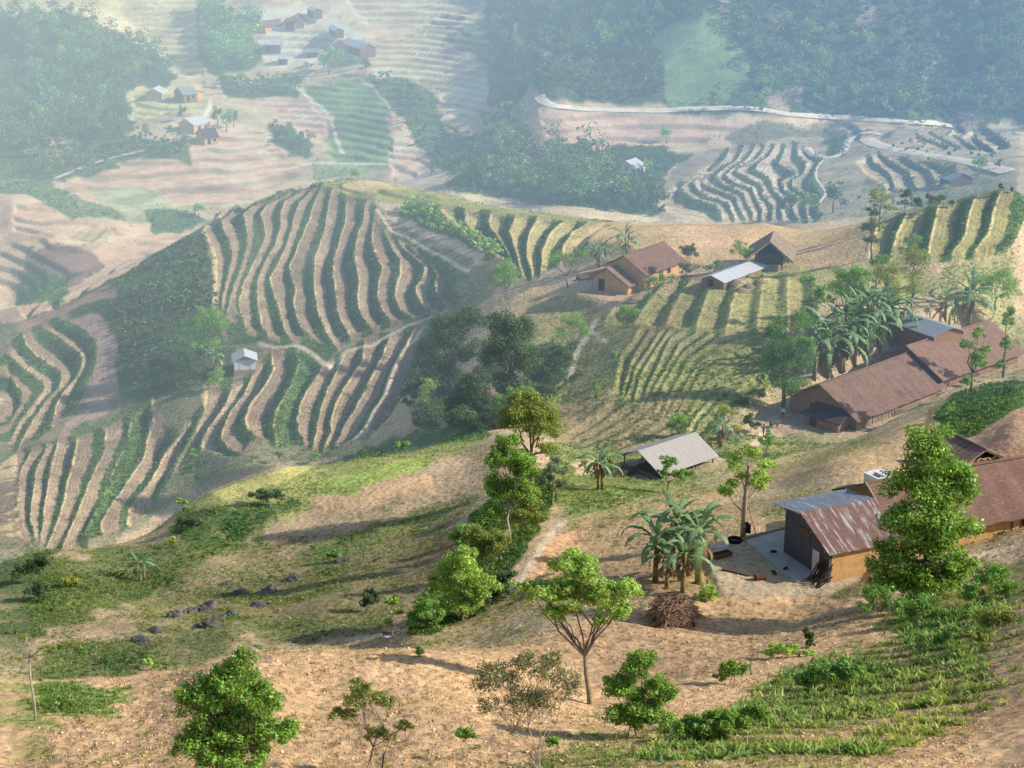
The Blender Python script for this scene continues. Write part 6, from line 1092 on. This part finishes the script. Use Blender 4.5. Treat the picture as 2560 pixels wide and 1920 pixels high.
for x, y, z in sites(R([(30,50),(160,60),(290,125),(340,170),(250,220),(240,280),(80,300)]), 55): copy_thing(TT_[2], Vector((x, y, z)), random.uniform(0, 6), random.uniform(.8, 1.3), 'tall feathery tree standing out of the left wood', gl)
gl = 'banana plants of the hamlet'; bsrc = banana('banana plant among the houses of the far hamlet', 700, 78, 15, 2, 12, gl, 8, 0)
for u, v in [(672,82),(685,72),(690,88),(705,70),(715,80),(655,76),(735,40),(748,48),(760,55),(755,38),(770,50),(775,64),(640,84),(780,105),(770,115),(790,120),(575,70)]:
    copy_thing(bsrc, spot(u, v), random.uniform(0, 6), random.uniform(.45, .7), 'banana plant among the houses of the far hamlet', gl)

# --- low growth that nobody could count
def ground_growth(name, n, y0, y1, size, tall=False, thresh=.5, seed=61, blades=6, tone=None, mask=None):
    j0, j1 = int(ly_to_j(math.log(y0))), int(ly_to_j(math.log(y1))); i = rng.uniform(60, NI-61, n*4); j = rng.uniform(j0, j1, n*4); ii, jj = i.astype(int), j.astype(int)
    x = XX[ii, jj]+(i-ii)*(XX[ii+1, jj]-XX[ii, jj]); y = np.exp(L0+j/(NJ-1)*(L1-L0)); x = x*y/YY[ii, jj]
    vg = VEG[ii, jj]+.45*fbm(x/3.2, y/3.2, 3, seed)+.25*fbm(x/11., y/11., 2, seed+4); ok = vg > thresh+rng.uniform(-.18, .18, n*4)
    if mask is not None: ok &= mask[ii, jj] > .5
    k = np.nonzero(ok)[0][:n]; x, y, vg, ii, jj = x[k], y[k], vg[k], ii[k], jj[k]; z = gz_arr(x, y); m = len(k); s = size*np.clip(.45+.75*(vg-thresh), .35, 1.15)*rng.uniform(.6, 1.4, m)
    P = np.repeat(np.stack([x, y, z], -1), blades, 0); S = np.repeat(s, blades); d = rng.normal(size=(m*blades, 3)); d[:, 2] = np.abs(d[:, 2])*(1.5 if tall else .7)+.35; d = unit(d)
    if tall:      # leafy clump
        C_ = P+d*S[:, None]*rng.uniform(.3, 1, m*blades)[:, None]*np.array([.8, .8, .9]); v, f = leaf_quads(C_, unit(d+.6*rng.normal(size=d.shape)), 1.0, .6); L_ = np.repeat(S*.55, 4)[:, None]; ctr = np.repeat(C_, 4, 0); v = ctr+(v-ctr)*L_
    else:         # blades
        side = unit(np.cross(d, rng.normal(size=d.shape)))*S[:, None]*.09; P = P+np.stack([rng.normal(size=m*blades)*S*.25, rng.normal(size=m*blades)*S*.25, -S*.05], -1); tip = P+d*S[:, None]; mid = P+d*S[:, None]*.55+np.array([0, 0, .1])*S[:, None]; v = np.stack([P-side, P+side, mid+side*1.1, tip], 1).reshape(-1, 3); f = np.arange(4*m*blades).reshape(-1, 4)
    g = fbm(x/7., y/7., 3, seed+9); base = np.array(tone)*.72+RGB[ii, jj]*np.array([.26, .34, .22]); c = base*(1+.35*rng.normal(size=(m, 1))).clip(.45, 1.8)*(1+np.stack([.9*g, .45*g, .3*g], -1)); c = np.repeat(c, blades*4, 0)*np.repeat(rng.uniform(.75, 1.25, m*blades), 4)[:, None]
    return tag(link(name, mesh_np(name, v, f, c.clip(.012, .6)), LF['ground']), kind='stuff')
NEARM = (YY < 190)
ground_growth('grass', 46000, 45, 190, .32, False, .42, 61, 6, (.18, .265, .07))
ground_growth('undergrowth', 24000, 60, 215, .60, True, .72, 62, 8, (.13, .22, .05))
ground_growth('seedlings', 17000, 48, 175, .24, False, .06, 63, 5, (.17, .25, .06))
ground_growth('bank_grass', 42000, 185, 420, .42, False, .50, 64, 6, (.12, .17, .065)); ground_growth('slope_bushes', 13000, 175, 415, .66, True, .62, 71, 8, (.11, .18, .055))
ground_growth('stubble', 34000, 190, 430, .40, False, .10, 65, 4, (.24, .24, .10))
ground_growth('far_scrub', 26000, 400, 760, 1.25, True, .46, 66, 5, (.09, .14, .05))
rows = R([(1900,1380),(2260,1260),(2260,1480),(2100,1560),(1900,1640),(1300,1650),(1460,1600),(1420,1580),(1560,1540),(1700,1450)])
ground_growth('corn_seedlings', 7500, 45, 100, .70, False, .12, 67, 9, (.22, .42, .12), rows*(np.sin((XX*.45+YY)*2*np.pi/2.6+.8*fields) > .15)); ground_growth('leafy_weeds', 8500, 45, 100, .42, True, .36, 68, 9, (.15, .32, .09), rows)
# loose clods and stones on the ploughed soil
def clods(name, n, y0, y1, size, mask, col):
    i = rng.uniform(60, NI-61, n*3).astype(int); j = rng.uniform(ly_to_j(math.log(y0)), ly_to_j(math.log(y1)), n*3).astype(int); k = np.nonzero((mask[i, j] > .5) & (VEG[i, j] < .4))[0][:n]; i, j = i[k], j[k]; m = len(k); x = XX[i, j]+rng.uniform(-.05, .05, m)*1.; y = YY[i, j]+rng.uniform(-.1, .1, m); z = gz_arr(x, y)
    o = np.array([[1, 0, 0], [0, 1, 0], [-1, 0, 0], [0, -1, 0], [0, 0, 1], [0, 0, -.6]]); s = (size*rng.uniform(.4, 1.5, m)**1.3)[:, None, None]; v = (np.stack([x, y, z+.02], -1)[:, None, :]+o[None]*s*rng.uniform(.6, 1.2, (m, 6, 1))*np.array([1, 1, .7])).reshape(-1, 3)
    q = np.array([[0, 1, 4], [1, 2, 4], [2, 3, 4], [3, 0, 4], [1, 0, 5], [2, 1, 5], [3, 2, 5], [0, 3, 5]]); f = (np.arange(m)[:, None, None]*6+q[None]).reshape(-1, 3); c = np.repeat(RGB[i, j]*col*rng.uniform(.8, 1.25, (m, 1)), 6, 0)
    tag(link(name, mesh_np(name, v, f, c), MT['clod']), kind='stuff')
s = M('clod'); MT['clod'] = s.surf(s.n('Attribute', attribute_name='tint').outputs['Color'], 1.0, None, .05)
clods('soil_clods', 30000, 50, 125, .042, np.ones((NI, NJ)), np.array([.9, .88, .86]))

s = M('pale stone'); MT['pstone'] = s.surf(s.n('Attribute', attribute_name='tint').outputs['Color'], .9, None, .1)
def litter():
    clods('stones', 1500, 50, 160, .085, np.ones((NI, NJ)), np.array([1.15, 1.25, 1.4]))
    ground_growth('dry_grass', 9000, 46, 190, .30, False, .10, 72, 5, (.40, .32, .17))
litter()
# ---------------------------------------------------------------- roads laid on the ground
def ribbon(name, pts, width, mat, up=.12):
    out = []
    for k in range(len(pts)-1):
        a, b = pts[k], pts[k+1]; m = max(2, int(math.hypot(b[0]-a[0], b[1]-a[1])/4)); out += [(a[0]+(b[0]-a[0])*s/m, a[1]+(b[1]-a[1])*s/m) for s in range(m)]
    out.append(pts[-1]); P = np.array([tuple(spot(*q)) for q in out]); k = 7; Q = np.concatenate([np.repeat(P[:1], k//2, 0), P, np.repeat(P[-1:], k//2, 0)]); P = np.stack([np.convolve(Q[:, c], np.ones(k)/k, 'valid') for c in range(3)], -1)
    d = np.gradient(P[:, :2], axis=0); d /= np.maximum(np.linalg.norm(d, axis=1, keepdims=True), 1e-6); nrm = np.stack([-d[:, 1], d[:, 0]], -1); V = []
    for s in (-1, -.5, 0, .5, 1):
        x = P[:, 0]+nrm[:, 0]*s*width*.5; y = P[:, 1]+nrm[:, 1]*s*width*.5; V.append(np.stack([x, y, np.maximum(gz_arr(x, y), P[:, 2]-.3)+up-(.25 if abs(s) == 1 else 0)], -1))
    n = len(P); V = np.concatenate(V); F = [(r*n+i, r*n+i+1, (r+1)*n+i+1, (r+1)*n+i) for r in range(4) for i in range(n-1)]
    tag(link(name, mesh_np(name, V, F, None, True), mat), kind='structure')
zF1 = lambda p: zF([p])[0]
ribbon('road', [(1163,206),(1172,220),(1200,230),(1260,236),(1330,238),(1420,240),(1500,236),(1580,234),(1650,237),(1700,247),(1760,252),(1850,256),(1950,263),(2015,268),(2060,272)], 3.6, MT['road'], .25)
ribbon('road', [zF1(p) for p in [(1045,150),(1065,185),(1120,212),(1180,222),(1230,205),(1270,180),(1275,135),(1300,105),(1360,80),(1430,68),(1470,75),(1470,100)]], 3.0, MT['road'], .25)
ribbon('road', [zF1(p) for p in [(1395,100),(1400,120),(1460,145),(1560,170),(1700,195),(1850,215),(2000,245),(2120,275),(2230,305)]], 5.0, MT['road'], .3)
ribbon('path', [zF1(p) for p in [(1150,225),(1100,280),(1095,320),(1130,380),(1165,415),(1165,440),(1120,465),(1112,500)]], 1.3, MT['road'])
# ---------------------------------------------------------------- camera, sun, sky
cam = bpy.data.cameras.new('camera'); cam.sensor_width = 36; cam.lens = FP/2212*36; cam.clip_end = 6000; co = bpy.data.objects.new('camera', cam); COL.objects.link(co)
co.location = (0, 0, CAMZ); co.rotation_euler = (math.pi/2-TH, 0, 0); SC.camera = co
SUN_EL, SUN_AZ = math.radians(32), math.radians(5)          # height above the horizon, turned from +x towards the viewer
sv = Vector((math.cos(SUN_EL)*math.cos(SUN_AZ), -math.cos(SUN_EL)*math.sin(SUN_AZ), math.sin(SUN_EL)))
sl = bpy.data.lights.new('sun', 'SUN'); sl.energy = 5.0; sl.angle = math.radians(.5); sl.color = (1.0, .94, .82); so_ = bpy.data.objects.new('sun', sl); COL.objects.link(so_); so_.rotation_euler = sv.to_track_quat('Z', 'Y').to_euler()
W = bpy.data.worlds.new('World'); SC.world = W; W.use_nodes = True; nt = W.node_tree; sk = nt.nodes.new('ShaderNodeTexSky'); sk.sky_type = 'NISHITA'; sk.sun_disc = False; sk.sun_elevation = SUN_EL; sk.sun_rotation = math.atan2(sv.x, sv.y)
bg = nt.nodes['Background']; bg.inputs[1].default_value = .15; nt.links.new(sk.outputs[0], bg.inputs[0])
SC.view_settings.view_transform = 'Standard'; SC.view_settings.look = 'None'; SC.view_settings.exposure = 0; SC.view_settings.gamma = 1
SC.cycles.use_denoising = True; SC.cycles.max_bounces = 6; SC.cycles.transparent_max_bounces = 4; SC.cycles.use_adaptive_sampling = True; SC.cycles.adaptive_threshold = .02
